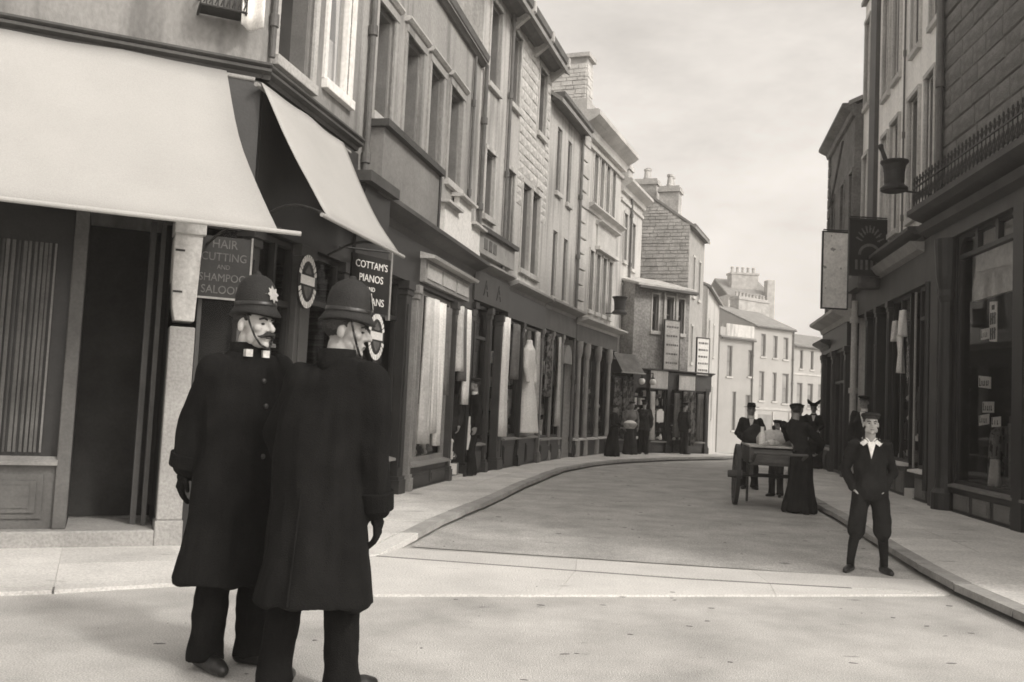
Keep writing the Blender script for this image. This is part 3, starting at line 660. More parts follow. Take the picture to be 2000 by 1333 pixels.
MB().prism([(.08, 3.46), (.3, 3.46), (.32, 3.50), (.08, 3.56)], 4.94, 7.6).build('blind_box', 'trim', b1)
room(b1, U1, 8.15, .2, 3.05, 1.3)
for u0_, w_, m_ in ((2.5, .2, 'shopdk'), (4.38, .24, 'shopdk'), (4.86, .1, 'shoplt'), (6.95, .12, 'shopmid'), (7.98, .2, 'shopdk')): pilaster(b1, u0_, w_, 0, 3.05, .1, m_)
panel_riser(b1, 2.72, 4.36, 0, .55, 0, 3); glazing(b1, 2.72, 4.36, .62, 3.04, -.03, (3.5,), 2.5)
panel_riser(b1, 5.0, 6.93, 0, .42, .06, 2, 'shopmid', 'shopmid', 'shoplt'); glazing(b1, 5.0, 6.93, .48, 3.04, 0, (5.4,), None, 'shoplt', .07)
dr = MB().box(7.09, 7.95, -.8, -.74, .12, 2.3).build('door', 'shopdk', b1); MB().box(7.2, 7.84, -.74, -.73, 1.1, 2.1).build('pane', 'pane', dr); MB().ell((7.2, -.7, 1.05), .03, 8, 6).build('handle', 'silver', dr)
MB().box(7.07, 7.97, -.85, .1, 0, .14).build('step', 'flag', b1, bevel=.01)

# white stepped sign board
wb = facade('white_sign_board', fpt(A0, DS, 0, 0)[:2], DS, 'blank white sign board with a stepped top above the shop cornice', 'sign')
MB().plate([(5.95, 3.98), (8.3, 3.98), (8.3, 4.5), (7.55, 4.5), (7.55, 4.78), (6.75, 4.78), (6.75, 4.5), (5.95, 4.5)], .03, .12).build('board', 'boardwhite', wb)
for a, b, z in ((5.85, 6.72, 4.5), (6.66, 7.64, 4.78), (7.58, 8.4, 4.5)): MB().prism([(.0, z), (.22, z), (.22, z + .04), (.0, z + .07)], a, b).build('coping', 'trim', wb)

# goods at the second shop window and its door
for k, (u, z1, z0, w_, m_) in enumerate(((5.55, 2.95, .75, .26, 'cream'), (5.86, 2.95, .9, .30, 'cloth'), (6.2, 2.95, .7, .3, 'cloth'), (6.55, 2.9, 1.5, .2, 'grey'))):
    hanging('lace_length', ['cream lace length hung nearest across the bright shop window', 'white lace length hung second across the bright shop window', 'cream lace length hung third across the bright shop window', 'grey cloth length hung last across the bright shop window'][k], 'cloth', A0, DS, u, .075, z1, z0, w_, m_, 'cloth lengths hung in the shop window')
for k, (u, v, z1, z0, w_, m_) in enumerate(((7.2, .12, 3.0, 1.9, .14, 'cream'), (7.38, .13, 3.0, 1.75, .12, 'grey'), (7.6, .14, 3.0, 1.35, .2, 'cloth'))):
    hanging('hanging_cloth', ['narrow cream cloth hung outside the shop door', 'dark narrow cloth hung between the two pale ones outside the door', 'long white cloth hung outside the door above the man in the cap'][k], 'cloth', A0, DS, u, v, z1, z0, w_, m_, 'cloths hung outside the shop door')
GOODS_M = ['cream', 'cloth', 'grey', 'card', 'shopmid']
def window_goods(label, A, d, u0, u1, z0, z1, v, n_, seed, mats=GOODS_M, rows=4, big=1.0):
    """jumble of small wares too small to pick apart: tiers of boxes, jars, rolls and hung pieces, one mass per window"""
    rn = random.Random(seed); V, F, I = [], [], []
    for k in range(n_):
        r = k % rows; u = u0 + (u1 - u0) * rn.random(); z = z0 + (z1 - z0) * r / rows; vv = v + .1 - .12 * (r / rows) * 1.5 - rn.random() * .08; b = MB(); t = rn.random(); h = rn.uniform(.1, .26) * big; w_ = rn.uniform(.04, .1) * big
        if t < .3: b.box(u - w_, u + w_, vv - .06, vv + .05, z, z + h)
        elif t < .55: b.lathe([(w_ * .7, z), (w_, z + h * .3), (w_ * .8, z + h * .7), (w_ * .4, z + h * .85), (w_ * .45, z + h)], (u, vv), 9)
        elif t < .75: b.tube((u - w_ * 1.2, vv, z + .05), (u + w_ * 1.2, vv + .02, z + .05), .05 * big, .05 * big, 9)
        else: b.plate([(u - w_, z + h * 1.6), (u + w_, z + h * 1.6 + .02), (u + w_ * .7, z + .02), (u + w_ * .1, z - .03), (u - w_ * .8, z + .03)], vv, vv + .03)
        base = len(V); V += b.v; F += [[q + base for q in f] for f in b.f]; I += [rn.randrange(len(mats))] * len(b.f)
    for r in range(rows): 
        b = MB(); b.box(u0 - .05, u1 + .05, v - .12 * (r / rows) * 1.5 - .08, v - .12 * (r / rows) * 1.5 + .1, z0 + (z1 - z0) * r / rows - .02, z0 + (z1 - z0) * r / rows); base = len(V); V += b.v; F += [[q + base for q in f] for f in b.f]; I += [len(mats)] * len(b.f)
    me = bpy.data.meshes.new('window_goods'); me.from_pydata(V, [], F)
    for m_ in list(mats) + ['shopmid']: me.materials.append(M[m_])
    me.polygons.foreach_set('material_index', I); me.update()
    o = bpy.data.objects.new('window_goods', me); COL.objects.link(o); o.location = (A[0], A[1], 0); o.rotation_euler = (0, 0, math.atan2(d[1], d[0])); return tag(o, label, 'goods', kind='stuff')
window_goods('wares crowding the piano shop window', A0, DS, 2.85, 4.3, .7, 2.3, -.25, 30, 1, ['grey', 'shopmid', 'cream'])
window_goods('wares low in the bright cloth shop window', A0, DS, 5.1, 6.85, .52, 1.3, -.3, 30, 2, rows=2)
window_goods('crockery stacked in the doorway beside the man in the flat cap', A0, DS, 7.15, 7.7, .16, 1.2, -.05, 26, 12, ['cream', 'cloth', 'grey'], rows=4, big=.8)
window_goods('wares in the first window of the coursed stone building', L1E, D2, .2, 1.0, .7, 2.6, -.2, 30, 3)
window_goods('wares beside the white pillar of the coursed stone building', L1E, D2, 2.4, 3.2, .76, 2.7, -.25, 30, 4)
window_goods('wares around the white gown', L1E, D2, 3.5, 4.85, .76, 2.2, -.35, 36, 5)
window_goods('wares in the narrow house shop window', L2E, D3, .2, 1.75, .68, 2.7, -.2, 46, 6)
window_goods('wares behind the columns of the bank ground floor', L3E, D4, .1, 4.0, .62, 2.2, -.3, 50, 7, ['grey', 'shopmid', 'cream', 'grey'])
window_goods('wares hung about the low shops at the bend', L7A, D7, .2, 4.0, .5, 2.1, -.1, 110, 8, rows=6, big=.9)
window_goods('wares at the back of the draper\'s big window', R12, DR1, 1.0, 2.9, .56, 1.5, -.5, 36, 9, ['grey', 'shopmid', 'cream', 'grey'], rows=3)
window_goods('wares in the farther right hand shop window', R23, DR2, 2.7, 3.85, .7, 2.2, -.2, 30, 10, ['grey', 'shopmid', 'cream'])

# ---- three storey coursed stone building
b2 = facade('stone_building', L1E, D2, 'tall coursed stone building with bracketed eaves and a thin downpipe')
H2_ = 9.45; L2L = 5.1
wins = [(.42, 1.08, 7.42, 9.0), (1.92, 2.46, 7.52, 9.02), (4.02, 4.66, 7.56, 9.05), (.50, 1.06, 4.92, 6.15), (1.94, 2.42, 4.5, 6.15), (3.08, 3.68, 4.3, 6.15), (3.86, 4.52, 4.3, 6.15)]
mb = MB(); wall_sheet(mb, 0, L2L, 3.5, H2_, wins, .22); shell(mb, 0, L2L, 6, H2_, 0, 1.9); mb.build('wall', 'pale', b2)
for q in wins: window(b2, *q, .2, surround=.07, sp=.025, pm='pane', fm='sash', sm='pale')
hol = [(q[0] - .09, q[1] + .09, q[2] - .12, q[3] + .1) for q in wins]
stones(b2, 2.62, L2L - .02, 5.6, 9.3, hol, .19, (.3, .62), 'stone', .016, 300)
roof(b2, 0, L2L, 6, H2_, 1.9, .42)
mb = MB(); mb.prism([(0, H2_ - .22), (.12, H2_ - .22), (.42, H2_ - .05), (.44, H2_ + .08), (0, H2_ + .08)], -.05, L2L + .05); gt = mb.build('gutter', 'lead', b2)
for k in range(4): MB().prism([(0, H2_ - .42), (.06, H2_ - .42), (.46, H2_ - .1), (.46, H2_ + .1), (.4, H2_ + .1), (0, H2_ - .2)], .25 + k * 1.55, .37 + k * 1.55).build('bracket', 'trim', gt)
downpipe(b2, 1.67, 4.0, 9.2, .07, .035); downpipe(b2, .12, 4.6, 7.6, .07, .04)
MB().box(-.02, L2L, -.1, .06, 3.95, 4.05).build('string_course', 'trim', b2)
sb = MB().box(.05, 2.3, .03, .12, 4.12, 4.52).build('sign_board', 'shoplt', b2); MB().box(.0, 2.36, .02, .2, 4.52, 4.60).build('ledge', 'trimdk', sb)
for k in range(3): MB().box(.3 + k * .28, .3 + k * .28 + .2, .12, .13, 4.22, 4.42).build('faded_letter', 'letterdim', sb)
cornice(b2, -.1, 2.05, 3.80, .16, .26, 'shoplt'); fa = MB().box(-.1, 2.05, -.1, .12, 3.24, 3.80).build('fascia', 'shopmid', b2)
text('A', .42, (.55, -.125, 3.5), 'shopdk', fa, .006); text('A', .42, (1.35, -.125, 3.5), 'shopdk', fa, .006)
cornice(b2, 2.1, L2L, 3.70, .2, .3, 'shoplt'); MB().box(2.1, L2L, -.1, .1, 3.15, 3.70).build('fascia', 'shopdk', b2)
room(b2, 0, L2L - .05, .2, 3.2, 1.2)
pilaster(b2, .0, .14, 0, 3.2, .1, 'shopdk'); pilaster(b2, 1.05, .1, 0, 3.2, .08, 'shopmid'); pilaster(b2, 1.86, .3, 0, 3.15, .06, 'shopmid'); pilaster(b2, 3.3, .12, 0, 3.15, .08, 'shopdk'); pilaster(b2, 4.9, .16, 0, 3.15, .08, 'shopgrey')
panel_riser(b2, .14, 1.05, 0, .6, .02, 1); glazing(b2, .14, 1.05, .66, 3.2, 0, (), 2.6); panel_riser(b2, 2.3, 4.9, 0, .66, .03, 3, 'shopdk', 'shopdk', 'shoplt'); glazing(b2, 2.3, 3.3, .72, 3.12, 0, (), None); glazing(b2, 3.42, 4.9, .72, 3.12, 0, (4.2,), None, 'shoplt', .05)
dr = MB().box(1.17, 1.85, -.5, -.44, .1, 2.4).build('door', 'shopdk', b2); MB().box(1.27, 1.75, -.44, -.43, 1.1, 2.2).build('pane', 'pane', dr)
def gown(label, A, d, u, v, z0, h, m, rz=0, group=None):
    o = MB(1); s = h / 1.5
    o.loft([(0, 0, 0, .26 * s, .2 * s), (0, 0, .45 * s, .19 * s, .15 * s), (0, 0, .85 * s, .11 * s, .09 * s), (0, 0, 1.1 * s, .16 * s, .1 * s), (0, 0, 1.28 * s, .17 * s, .09 * s), (0, 0, 1.36 * s, .06 * s, .05 * s), (0, 0, 1.44 * s, .045 * s, .045 * s)], 18)
    for sd in (-1, 1): o.chain([((sd * .15 * s, 0, 1.25 * s), .06 * s), ((sd * .22 * s, -.03, 1.0 * s), .05 * s), ((sd * .2 * s, -.08, .8 * s), .04 * s)])
    e = facade('display_gown', fpt(A, d, u, v)[:2], d, label, 'gown', group); e.location.z = z0
    organic('gown', o, m, e, .022, 2, .012, (9, 9, 2), random.random() * 9); return e
gown('white gown displayed at the far shop window of the stone building', L1E, D2, 3.75, .12, .8, 2.1, 'cloth')
gown('dark gown half hidden beside the white pillar', L1E, D2, 2.75, -.35, .8, 1.7, 'grey')

for k, (A_, d_, u, v, z1, z0, w_, m_, lb) in enumerate(((L1E, D2, 2.05, .1, 3.12, .75, .26, 'cloth', 'long white cloth hung down the pillar of the coursed stone building'), (L1E, D2, 2.75, .1, 3.05, 1.9, .3, 'grey', 'short dark cloth hung right of the long white one on the stone building'), (L1E, D2, 4.45, .1, 3.05, 1.2, .22, 'cream', 'cream cloth hung beyond the white gown'), (L2E, D3, .5, .08, 3.1, 1.6, .2, 'speckle', 'patterned cloth hung at the narrow house shop'), (L2E, D3, 1.4, .08, 3.1, .9, .16, 'cream', 'narrow cream cloth hung at the narrow house shop'))):
    hanging('hanging_cloth', lb, 'cloth', A_, d_, u, v, z1, z0, w_, m_, 'cloths hung on the left hand shop fronts')
# ---- narrow pale house
b3 = facade('narrow_house', L2E, D3, 'narrow pale house with two windows a floor, between stone building and quoined bank')
H3_ = 8.75; wins = [(.72, 1.12, 6.62, 8.22), (1.72, 2.10, 6.56, 8.16), (.70, 1.10, 4.05, 5.66), (1.70, 2.10, 4.05, 5.64)]
mb = MB(); wall_sheet(mb, 0, 3.0, 3.6, H3_, wins, .2); shell(mb, 0, 3.0, 6, H3_, 0, 2.0); mb.build('wall', 'pale', b3)
for q in wins: window(b3, *q, .18, surround=.0)
roof(b3, 0, 3.0, 6, H3_, 2.0, .3); MB().prism([(0, H3_ - .12), (.2, H3_ - .12), (.34, H3_ - .02), (.34, H3_ + .08), (0, H3_ + .08)], .02, 3.0).build('gutter', 'lead', b3)
downpipe(b3, 2.9, .2, 8.6, .07, .04)
chimney(b3, .3, .9, -3.4, -2.4, 9.8, 12.0, 2)
cornice(b3, -.02, 3.0, 3.68, .22, .34, 'shoplt'); MB().box(0, 3.0, -.1, .1, 3.2, 3.68).build('fascia', 'shopgrey', b3); room(b3, .0, 2.2, .2, 3.2, 1.1)
for u0_, w_ in ((.02, .1), (.9, .08), (1.8, .12)): pilaster(b3, u0_, w_, 0, 3.2, .05, 'shoplt')
panel_riser(b3, .16, 1.96, 0, .58, .03, 2, 'shopdk', 'shopdk', 'shoplt'); glazing(b3, .16, .9, .64, 3.2, 0); glazing(b3, 1.0, 1.8, .64, 3.2, 0)
dr = MB().box(2.1, 2.75, -.2, -.12, .1, 2.5).build('door', 'shopmid', b3)
pts = [(2.1, 2.5), (2.75, 2.5)] + [(2.425 + .325 * math.cos(t), 2.5 + .4 * math.sin(t)) for t in (PI * k / 10 for k in range(1, 10))]
MB().plate(pts, -.18, -.12).build('fanlight', 'pane', dr)
mb = MB()
for k in range(12):
    t0, t1 = PI * k / 12, PI * (k + 1) / 12
    mb.plate([(2.425 + r_ * math.cos(t) * (.40 if r_ == 1 else .33) / 1, 2.5 + (.48 if r_ == 1 else .40) * math.sin(t)) for r_, t in ((1, t0), (1, t1), (0, t1), (0, t0))], -.12, .05)
mb.build('arch', 'shoplt', dr); MB().box(2.2, 2.65, -.12, -.1, .3, 1.1).build('panel', 'shopdk', dr)

# ---- bank with quoins
b4 = facade('quoined_bank', L3E, D4, 'ornate stone bank with chequered quoins, heavy cornice and panelled first floor')
H4_ = 9.05; L4L = 4.4; wins = []
for k in range(4): wins.append((1.28 + k * .66, 1.66 + k * .66, 7.12, 8.62)); wins.append((1.22 + k * .68, 1.6 + k * .68, 4.12, 5.78))
mb = MB(); wall_sheet(mb, 0, L4L, 3.55, H4_ + .5, wins, .2); shell(mb, 0, L4L, 7, H4_ + .5); mb.build('wall', 'render', b4)
for q in wins: window(b4, *q, .17, surround=.06)
cornice(b4, -.08, L4L + .12, H4_ - .25, .55, .5, 'trim'); MB().box(-.02, L4L + .03, -.25, .12, H4_ + .30, H4_ + .62).build('parapet', 'trim', b4); MB().prism([(0, H4_ - .5), (.08, H4_ - .5), (.1, H4_ - .42), (0, H4_ - .40)], 0, L4L).build('architrave', 'trim', b4)
MB().box(-.2, L4L, -7, -.25, H4_ + .3, H4_ + .4).build('roof', 'slate', b4)
cornice(b4, .75, L4L, 6.82, .2, .22, 'trim', name='string_course')
z = 3.8; k = 0
while z < 8.5:
    h_ = .42; w_ = .62 if k % 2 else .44
    MB().box(.02, w_ + .02, -.01, .09, z + .02, z + h_ - .03).build('quoin', 'trim', b4, bevel=.015); z += h_; k += 1
pd = MB(); pd.box(1.8, 3.8, 0, .05, 5.98, 6.62); pn = pd.build('panel', 'trim', b4); cornice(pn, 1.7, 3.9, 6.6, .12, .2, 'trim', name='hood'); MB().box(1.7, 3.9, 0, .16, 5.88, 5.98).build('ledge', 'trim', pn)
cornice(b4, -.05, L4L - .1, 3.58, .2, .42, 'trim'); MB().box(-.05, L4L - .15, -.1, .12, 3.15, 3.58).build('fascia', 'shopgrey', b4)
room(b4, .0, L4L - .2, .2, 3.15, 1.1)
for u0_ in (.2, .95, 2.1, 3.3): 
    MB().lathe([(.12, .1), (.12, .5), (.085, .56), (.065, .7), (.055, 2.7), (.08, 2.78), (.1, 2.9), (.1, 3.15)], (u0_ + .1, .1), 14).build('column', 'shoplt', b4, smooth=False)
panel_riser(b4, 0, 4.1, 0, .52, .12, 4, 'shopdk', 'shopdk', 'trim'); glazing(b4, .02, 4.1, .58, 3.14, 0, (.3, 1.05, 1.6, 2.2, 3.4))
# big rubble chimney stack
cs = MB().box(1.7, 2.25, -2.6, -.45, 9.2, 11.5).build('chimney_stack', 'joint', b4)
rb = MB(); z = 9.2
while z < 11.3:
    h_ = random.uniform(.09, .16); v_ = -2.6
    while v_ < -.46:
        w_ = random.uniform(.18, .45); e_ = min(v_ + w_, -.45)
        rb.box(1.66 - random.uniform(0, .025), 1.7, v_ + .008, e_ - .008, z + .008, z + h_ - .008); v_ = e_
    u_ = 1.7
    while u_ < 2.24: e_ = min(u_ + random.uniform(.2, .4), 2.25); rb.box(u_ + .008, e_ - .008, -.45, -.425 + random.uniform(0, .02), z + .008, z + h_ - .008); u_ = e_
    z += h_
tag(rb.build('stonework', 'stone', b4), kind='stuff'); MB().box(1.6, 2.35, -2.7, -.36, 11.5, 11.62).build('chimney_cap', 'rubble', cs)

# ---- house beyond the bank
b5 = facade('far_house', L4E, D4, 'grey house with a deep cornice just beyond the quoined bank')
wins = [(.5, .9, 6.1, 7.6), (1.6, 2.0, 6.0, 7.5), (.5, .9, 3.9, 5.3), (1.6, 2.0, 3.9, 5.3)]
mb = MB(); wall_sheet(mb, 0, 3.0, 2.4, 8.5, wins, .18); shell(mb, 0, 3.0, 6, 8.5, 0, 1.6); mb.build('wall', 'render', b5)
for q in wins: window(b5, *q, .15, surround=.06)
cornice(b5, -.02, 3.05, 8.2, .4, .36, 'trim'); roof(b5, 0, 3.0, 6, 8.55, 1.6, .1); downpipe(b5, 1.25, 2.5, 8.2, .06, .04)
MB().box(0, 3.0, 0, .06, 7.9, 8.0).build('string_course', 'trim', b5)

# ---- gabled rubble house with chimneys
G0 = (6.1, 32.2)
b6 = facade('gabled_house', G0, D4, 'rubble stone house whose gable carries two chimney stacks with pots')
mb = MB(); wins = [(.8, 1.15, 5.6, 7.0), (2.0, 2.35, 5.6, 7.0), (.8, 1.15, 3.2, 4.5)]
wall_sheet(mb, 0, 3.2, 0, 8.0, wins, .16); shell(mb, 0, 3.2, 4.2, 8.0, 0, 1.5); mb.build('wall', 'joint', b6)
for q in wins: window(b6, *q, .13, surround=.06)
rb = MB(); z = 2.4
while z < 9.45:
    h_ = random.uniform(.10, .17); lim0 = 0.0; 
    half = 2.1 if z < 8 else max(0, 2.1 * (1 - (z + h_ - 8) / 1.5)); v_ = -2.1 - half; end = -2.1 + half
    while v_ < end - .02:
        w_ = random.uniform(.18, .5); e_ = min(v_ + w_, end); rb.box(-.02 - random.uniform(0, .03), 0, v_ + .01, e_ - .01, z + .01, z + h_ - .01); v_ = e_
    z += h_
tag(rb.build('stonework', 'rubble', b6), kind='stuff')
roof(b6, 0, 3.2, 4.2, 8.0, 1.5, .2); MB().prism([(0, 7.9), (.16, 7.92), (.2, 8.05), (0, 8.05)], 0, 3.2).build('gutter', 'lead', b6)
chimney(b6, .02, .6, -1.15, -.45, 8.3, 9.45, 3, ph=.42); chimney(b6, .62, 1.2, -2.2, -1.4, 8.6, 9.9, 2, ph=.45); chimney(b6, .02, .6, -3.3, -2.3, 8.8, 10.35, 2, ph=.75)

# ---- low shops at the bend
b7 = facade('low_shop_row', L7A, D7, 'low shop at the bend with a small slate roof and crowded dark shop fronts')
wins = [(1.58, 1.84, 3.9, 5.05), (2.16, 2.46, 3.9, 5.02), (2.66, 2.92, 3.9, 5.0)]
mb = MB(); wall_sheet(mb, .86, 3.16, 2.55, 5.3, wins, .14); mb.quad((.86, 0, 0), (.86, 0, 5.3), (.86, -1.6, 5.7), (.86, -1.6, 0)); mb.quad((3.16, 0, 0), (3.16, 0, 5.3), (3.16, -1.6, 5.7), (3.16, -1.6, 0))
mb.quad((3.16, -.05, 2.5), (4.15, -.05, 2.5), (4.15, -3, 2.7), (3.16, -3, 2.7)); mb.quad((4.15, 0, 0), (4.15, -3, 0), (4.15, -3, 2.7), (4.15, 0, 2.5)); mb.quad((0, -.05, 2.9), (.86, -.05, 2.9), (.86, -2, 2.9), (0, -2, 2.9)); mb.build('wall', 'rubble2', b7)
for q in wins: window(b7, *q, .12, sill='trim', surround=.04)
for k in (2.06, 2.56): MB().tube((k, .04, 3.6), (k, .04, 5.2), .03, .03, 8).build('mullion', 'trim', b7)
mb = MB(); mb.prism([(.26, 5.24), (.26, 5.31), (-1.6, 5.80), (-1.6, 5.70)], .8, 3.24); mb.build('roof', 'rubble', b7); MB().prism([(.2, 5.14), (.34, 5.16), (.34, 5.24), (.2, 5.24)], .8, 3.24).build('gutter', 'lead', b7)
MB().box(.86, 4.15, -.08, .08, 2.1, 2.62).build('fascia', 'shopmid', b7); MB().box(0, .86, -.08, .06, 2.5, 2.9).build('fascia', 'shopdk', b7)
cornice(b7, .84, 4.2, 2.58, .12, .2, 'shopmid')
room(b7, .02, 4.12, .1, 2.5, 1.2)
for u0_ in (.0, .84, 1.55, 2.3, 3.05, 3.95): pilaster(b7, u0_, .14, 0, 2.2, .05, 'shopdk')
panel_riser(b7, .14, .84, 0, .45, 0, 1); glazing(b7, .14, .84, .5, 2.4, -.02); panel_riser(b7, 1.69, 2.3, 0, .42, 0, 1); glazing(b7, 1.69, 2.3, .48, 2.1, -.02); panel_riser(b7, 3.19, 3.95, 0, .42, 0, 1); glazing(b7, 3.19, 3.95, .48, 2.1, -.02)
for a, b in ((.98, 1.55), (2.44, 3.05)):
    dr = MB().box(a, b, -.5, -.44, .1, 2.05).build('door', 'shopdk', b7); MB().box(a + .1, b - .1, -.44, -.43, 1.0, 1.85).build('pane', 'pane', dr)
aw = facade('small_awning', L7A, D7, 'small grey awning over the far shop at the bend', 'awning')
MB().prism([(.02, 3.1), (.5, 2.52), (.5, 2.49), (.0, 3.06)], .1, .95).build('canvas', 'grey', aw); MB().tube((.05, .5, 2.5), (1.0, .5, 2.5), .02, .02, 8).build('front_bar', 'shoplt', aw)
for k, u in enumerate((.98, 1.42)):
    gl_ = facade('globe_lamp', fpt(L7A, D7, u, .35)[:2], D7, ['white globe lamp nearer the small far awning', 'white globe lamp to the right, over the dark far doorway'][k], 'lamp', 'globe lamps')
    MB().ell((0, 0, 2.28), .105, 14, 10).build('globe', 'lamp', gl_, smooth=True); MB().lathe([(.05, 2.36), (.06, 2.4), (.02, 2.44), (.012, 2.56)], (0, 0), 10).build('cap', 'iron', gl_); MB().tube((0, 0, 2.55), (0, -.35, 2.55), .012, .012, 6).build('arm', 'iron', gl_)
def board(label, A, d, u, v, z0, z1, w, m, lines=0, group=None, rz=0):
    e = facade('shop_sign', fpt(A, d, u, v)[:2], d, label, 'sign', group); e.rotation_euler[2] += rz
    MB().box(-w / 2, w / 2, 0, .04, z0, z1).build('board', m, e)
    fr_ = MB(); fr_.box(-w / 2 - .02, w / 2 + .02, -.01, .055, z1, z1 + .03); fr_.box(-w / 2 - .02, w / 2 + .02, -.01, .055, z0 - .03, z0); fr_.box(-w / 2 - .02, -w / 2, -.01, .055, z0, z1); fr_.box(w / 2, w / 2 + .02, -.01, .055, z0, z1); fr_.build('frame', 'shopmid', e)
    for k in range(lines):
        z = z1 - (z1 - z0) * (k + .7) / (lines + .4); x = -w * .38
        while x < w * .36: L = random.uniform(.03, .09); MB().box(x, min(x + L, w * .4), .04, .046, z - .03, z + .03).build('faded_letter', 'letterdim', e); x += L + .03
    return e
random.seed(5)
board('tall grey faded sign board on the low shop front at the bend', L7A, D7, 2.26, .18, 2.72, 4.25, .62, 'rubble', 5)
board('white lettered sign board at the far end of the low shops', L7A, D7, 3.66, .12, 2.62, 3.8, .52, 'boardwhite', 5)
board('small square grey sign over the doorway of the low shop', L7A, D7, 1.85, .12, 2.1, 2.68, .72, 'render', 0); board('broad grey sign board right of the small square one', L7A, D7, 3.0, .14, 2.1, 2.55, .7, 'render', 0)
for k, (u, v, z1, z0, w_, m_) in enumerate(((.2, .16, 2.35, 1.2, .22, 'speckle'), (.5, .2, 2.35, .5, .2, 'speckle'), (.72, .16, 2.4, .6, .2, 'speckle'), (1.62, .15, 2.0, .5, .18, 'cream'), (2.6, .15, 2.0, .6, .2, 'grey'), (2.95, .2, 2.05, .4, .22, 'speckle'), (3.22, .2, 2.05, .35, .22, 'speckle'), (3.6, .16, 2.0, .5, .22, 'grey'))):
    hanging('hanging_goods', ['speckled', 'long speckled', 'third speckled', 'cream', 'grey', 'fourth speckled', 'last speckled', 'end grey'][k] + ' fabric hung outside the low shops at the bend, ' + ['first', 'second', 'third', 'fourth', 'fifth', 'sixth', 'seventh', 'eighth'][k] + ' from the left', 'fabric', L7A, D7, u, v, z1, z0, w_, m_, 'fabrics hung outside the low shops')
MB_ = MB(1).slab([(-.14, -.02), (.14, -.02), (.14, .02), (-.14, .02)], 0, .36).build('notice', 'card'); MB_.location = fpt(L7A, D7, 2.0, .07, 1.05); MB_.rotation_euler = (0, 0, math.atan2(D7[1], D7[0])); tag(MB_, 'small white notice in the dark window of the low shop', 'notice')

# ---- grey building closing the left side, tower, far white houses
E8 = (8.05, 38.3); D8 = dirv(17)
b8 = facade('grey_house', E8, D8, 'grey house at the far left end of the street before the white houses')
wins = [(1.2, 1.7, 4.0, 5.4), (3.6, 4.1, 4.0, 5.4), (1.2, 1.7, 1.2, 2.6), (3.6, 4.1, 1.2, 2.6)]
mb = MB(); wall_sheet(mb, 0, 7, -.8, 6.7, wins, .15); shell(mb, 0, 7, 6, 6.7, -.8, 1.4); mb.build('wall', 'render', b8)
for q in wins: window(b8, *q, .12, surround=.06)
roof(b8, 0, 7, 6, 6.7, 1.4, .2); MB().box(-.02, .18, 0, .06, -.8, 6.6).build('quoin_strip', 'trim', b8)
chimney(b8, 5.8, 6.6, -3.4, -2.6, 7.5, 9.4, 3)
tw = empty('distant_house', (25.2, 100, 0), .12, 'pale distant building with a broad chimney stack rising beyond the gabled house', 'building')
mb = MB(1); mb.box(-2.6, 2.0, -2, 6, -3, 14.2); mb.build('wall', 'rubble', tw)
MB(1).prism([(-2.2, 14.2), (2, 16.4), (6.2, 14.2), (6.2, 14.0), (2, 16.2), (-2.2, 14.0)], -2.8, 2.2).build('roof', 'slate', tw)
mb = MB(1); mb.box(-1.8, 1.2, -.6, .8, 14.2, 16.6); mb.box(-1.9, 1.3, -.7, .9, 16.6, 16.8); cst = mb.build('chimney', 'rubble', tw)
for k in range(5): MB(1).lathe([(.2, 16.8), (.16, 17.3), (.2, 17.35), (.18, 17.5)], (-1.5 + k * .6, .1), 10).build('chimney_pot', 'rubble', cst)
mb = MB(1); mb.box(1.5, 2.3, -2.5, -1.5, 10, 15.9); mb.build('side_stack', 'rubble', tw)
HA = (13.25, 58.0); _h = Vector((18.95 - 13.25, 4.0)).normalized(); DH = (_h.x, _h.y)
def far_house(label, u0, u1, H, rise, wins, m='white', D=7, ch=None, over=.15):
    e = facade('white_house', HA, DH, label, 'house', 'white houses closing the street')
    mb_ = MB(); wall_sheet(mb_, u0, u1, -1.6, H, wins, .12); shell(mb_, u0, u1, D, H, -1.6, rise); mb_.build('wall', m, e)
    for q in wins: window(e, *q, .1, fm='sash', pm='panelt', rows=2, cols=1, sill='trim', fw_=.07)
    roof(e, u0, u1, D, H, rise, over); MB().prism([(over - .02, H - .12), (over + .1, H - .1), (over + .1, H - .02), (over - .02, H - .02)], u0, u1).build('gutter', 'lead', e); downpipe(e, u1 - .12, -1.5, H - .1, .08, .05, 'sash'); return e
h1 = far_house('low white house with a plain grey parapet board, left of the three storey one', -.2, 3.0, 6.25, .3, [(.5, .98, 3.8, 5.75), (2.5, 3.0 - .06, 3.9, 5.6), (1.1, 1.45, .4, 2.85), (2.35, 2.8, .9, 2.7)])
MB().box(.3, 2.95, -.3, .06, 6.27, 7.15).build('parapet', 'render', h1); MB().box(-.2, .3, -.3, .02, 6.27, 6.9).build('parapet_end', 'white', h1)
h2 = far_house('three storey white house with a broad chimney and six tall windows', 3.0, 7.05, 7.25, 1.45, [(3.72, 4.18, 5.28, 6.76), (4.92, 5.36, 5.26, 6.73), (5.98, 6.48, 5.23, 6.7), (3.62, 4.12, 2.4, 4.3), (4.95, 5.35, 2.4, 4.3), (5.95, 6.6, 2.3, 4.28)])
chimney(h2, 5.0, 8.2, -3.9, -3.1, 8.2, 9.6, 9, 'rubble', .35); MB().box(3.0, 7.05, 0, .05, 1.8, 1.95).build('string_course', 'trim', h2)
mb = MB(); mb.box(3.2, 3.5, 0, .08, -1.6, 1.7); mb.box(5.0, 5.25, 0, .08, -1.6, 1.7); mb.box(6.7, 7.0, 0, .08, -1.6, 1.7); mb.box(3.5, 5.0, 0, .04, -1.6, .0); mb.build('shop_surround', 'trim', h2); MB().box(3.55, 4.95, 0, .03, .05, 1.5).build('shop_window', 'panelt', h2)
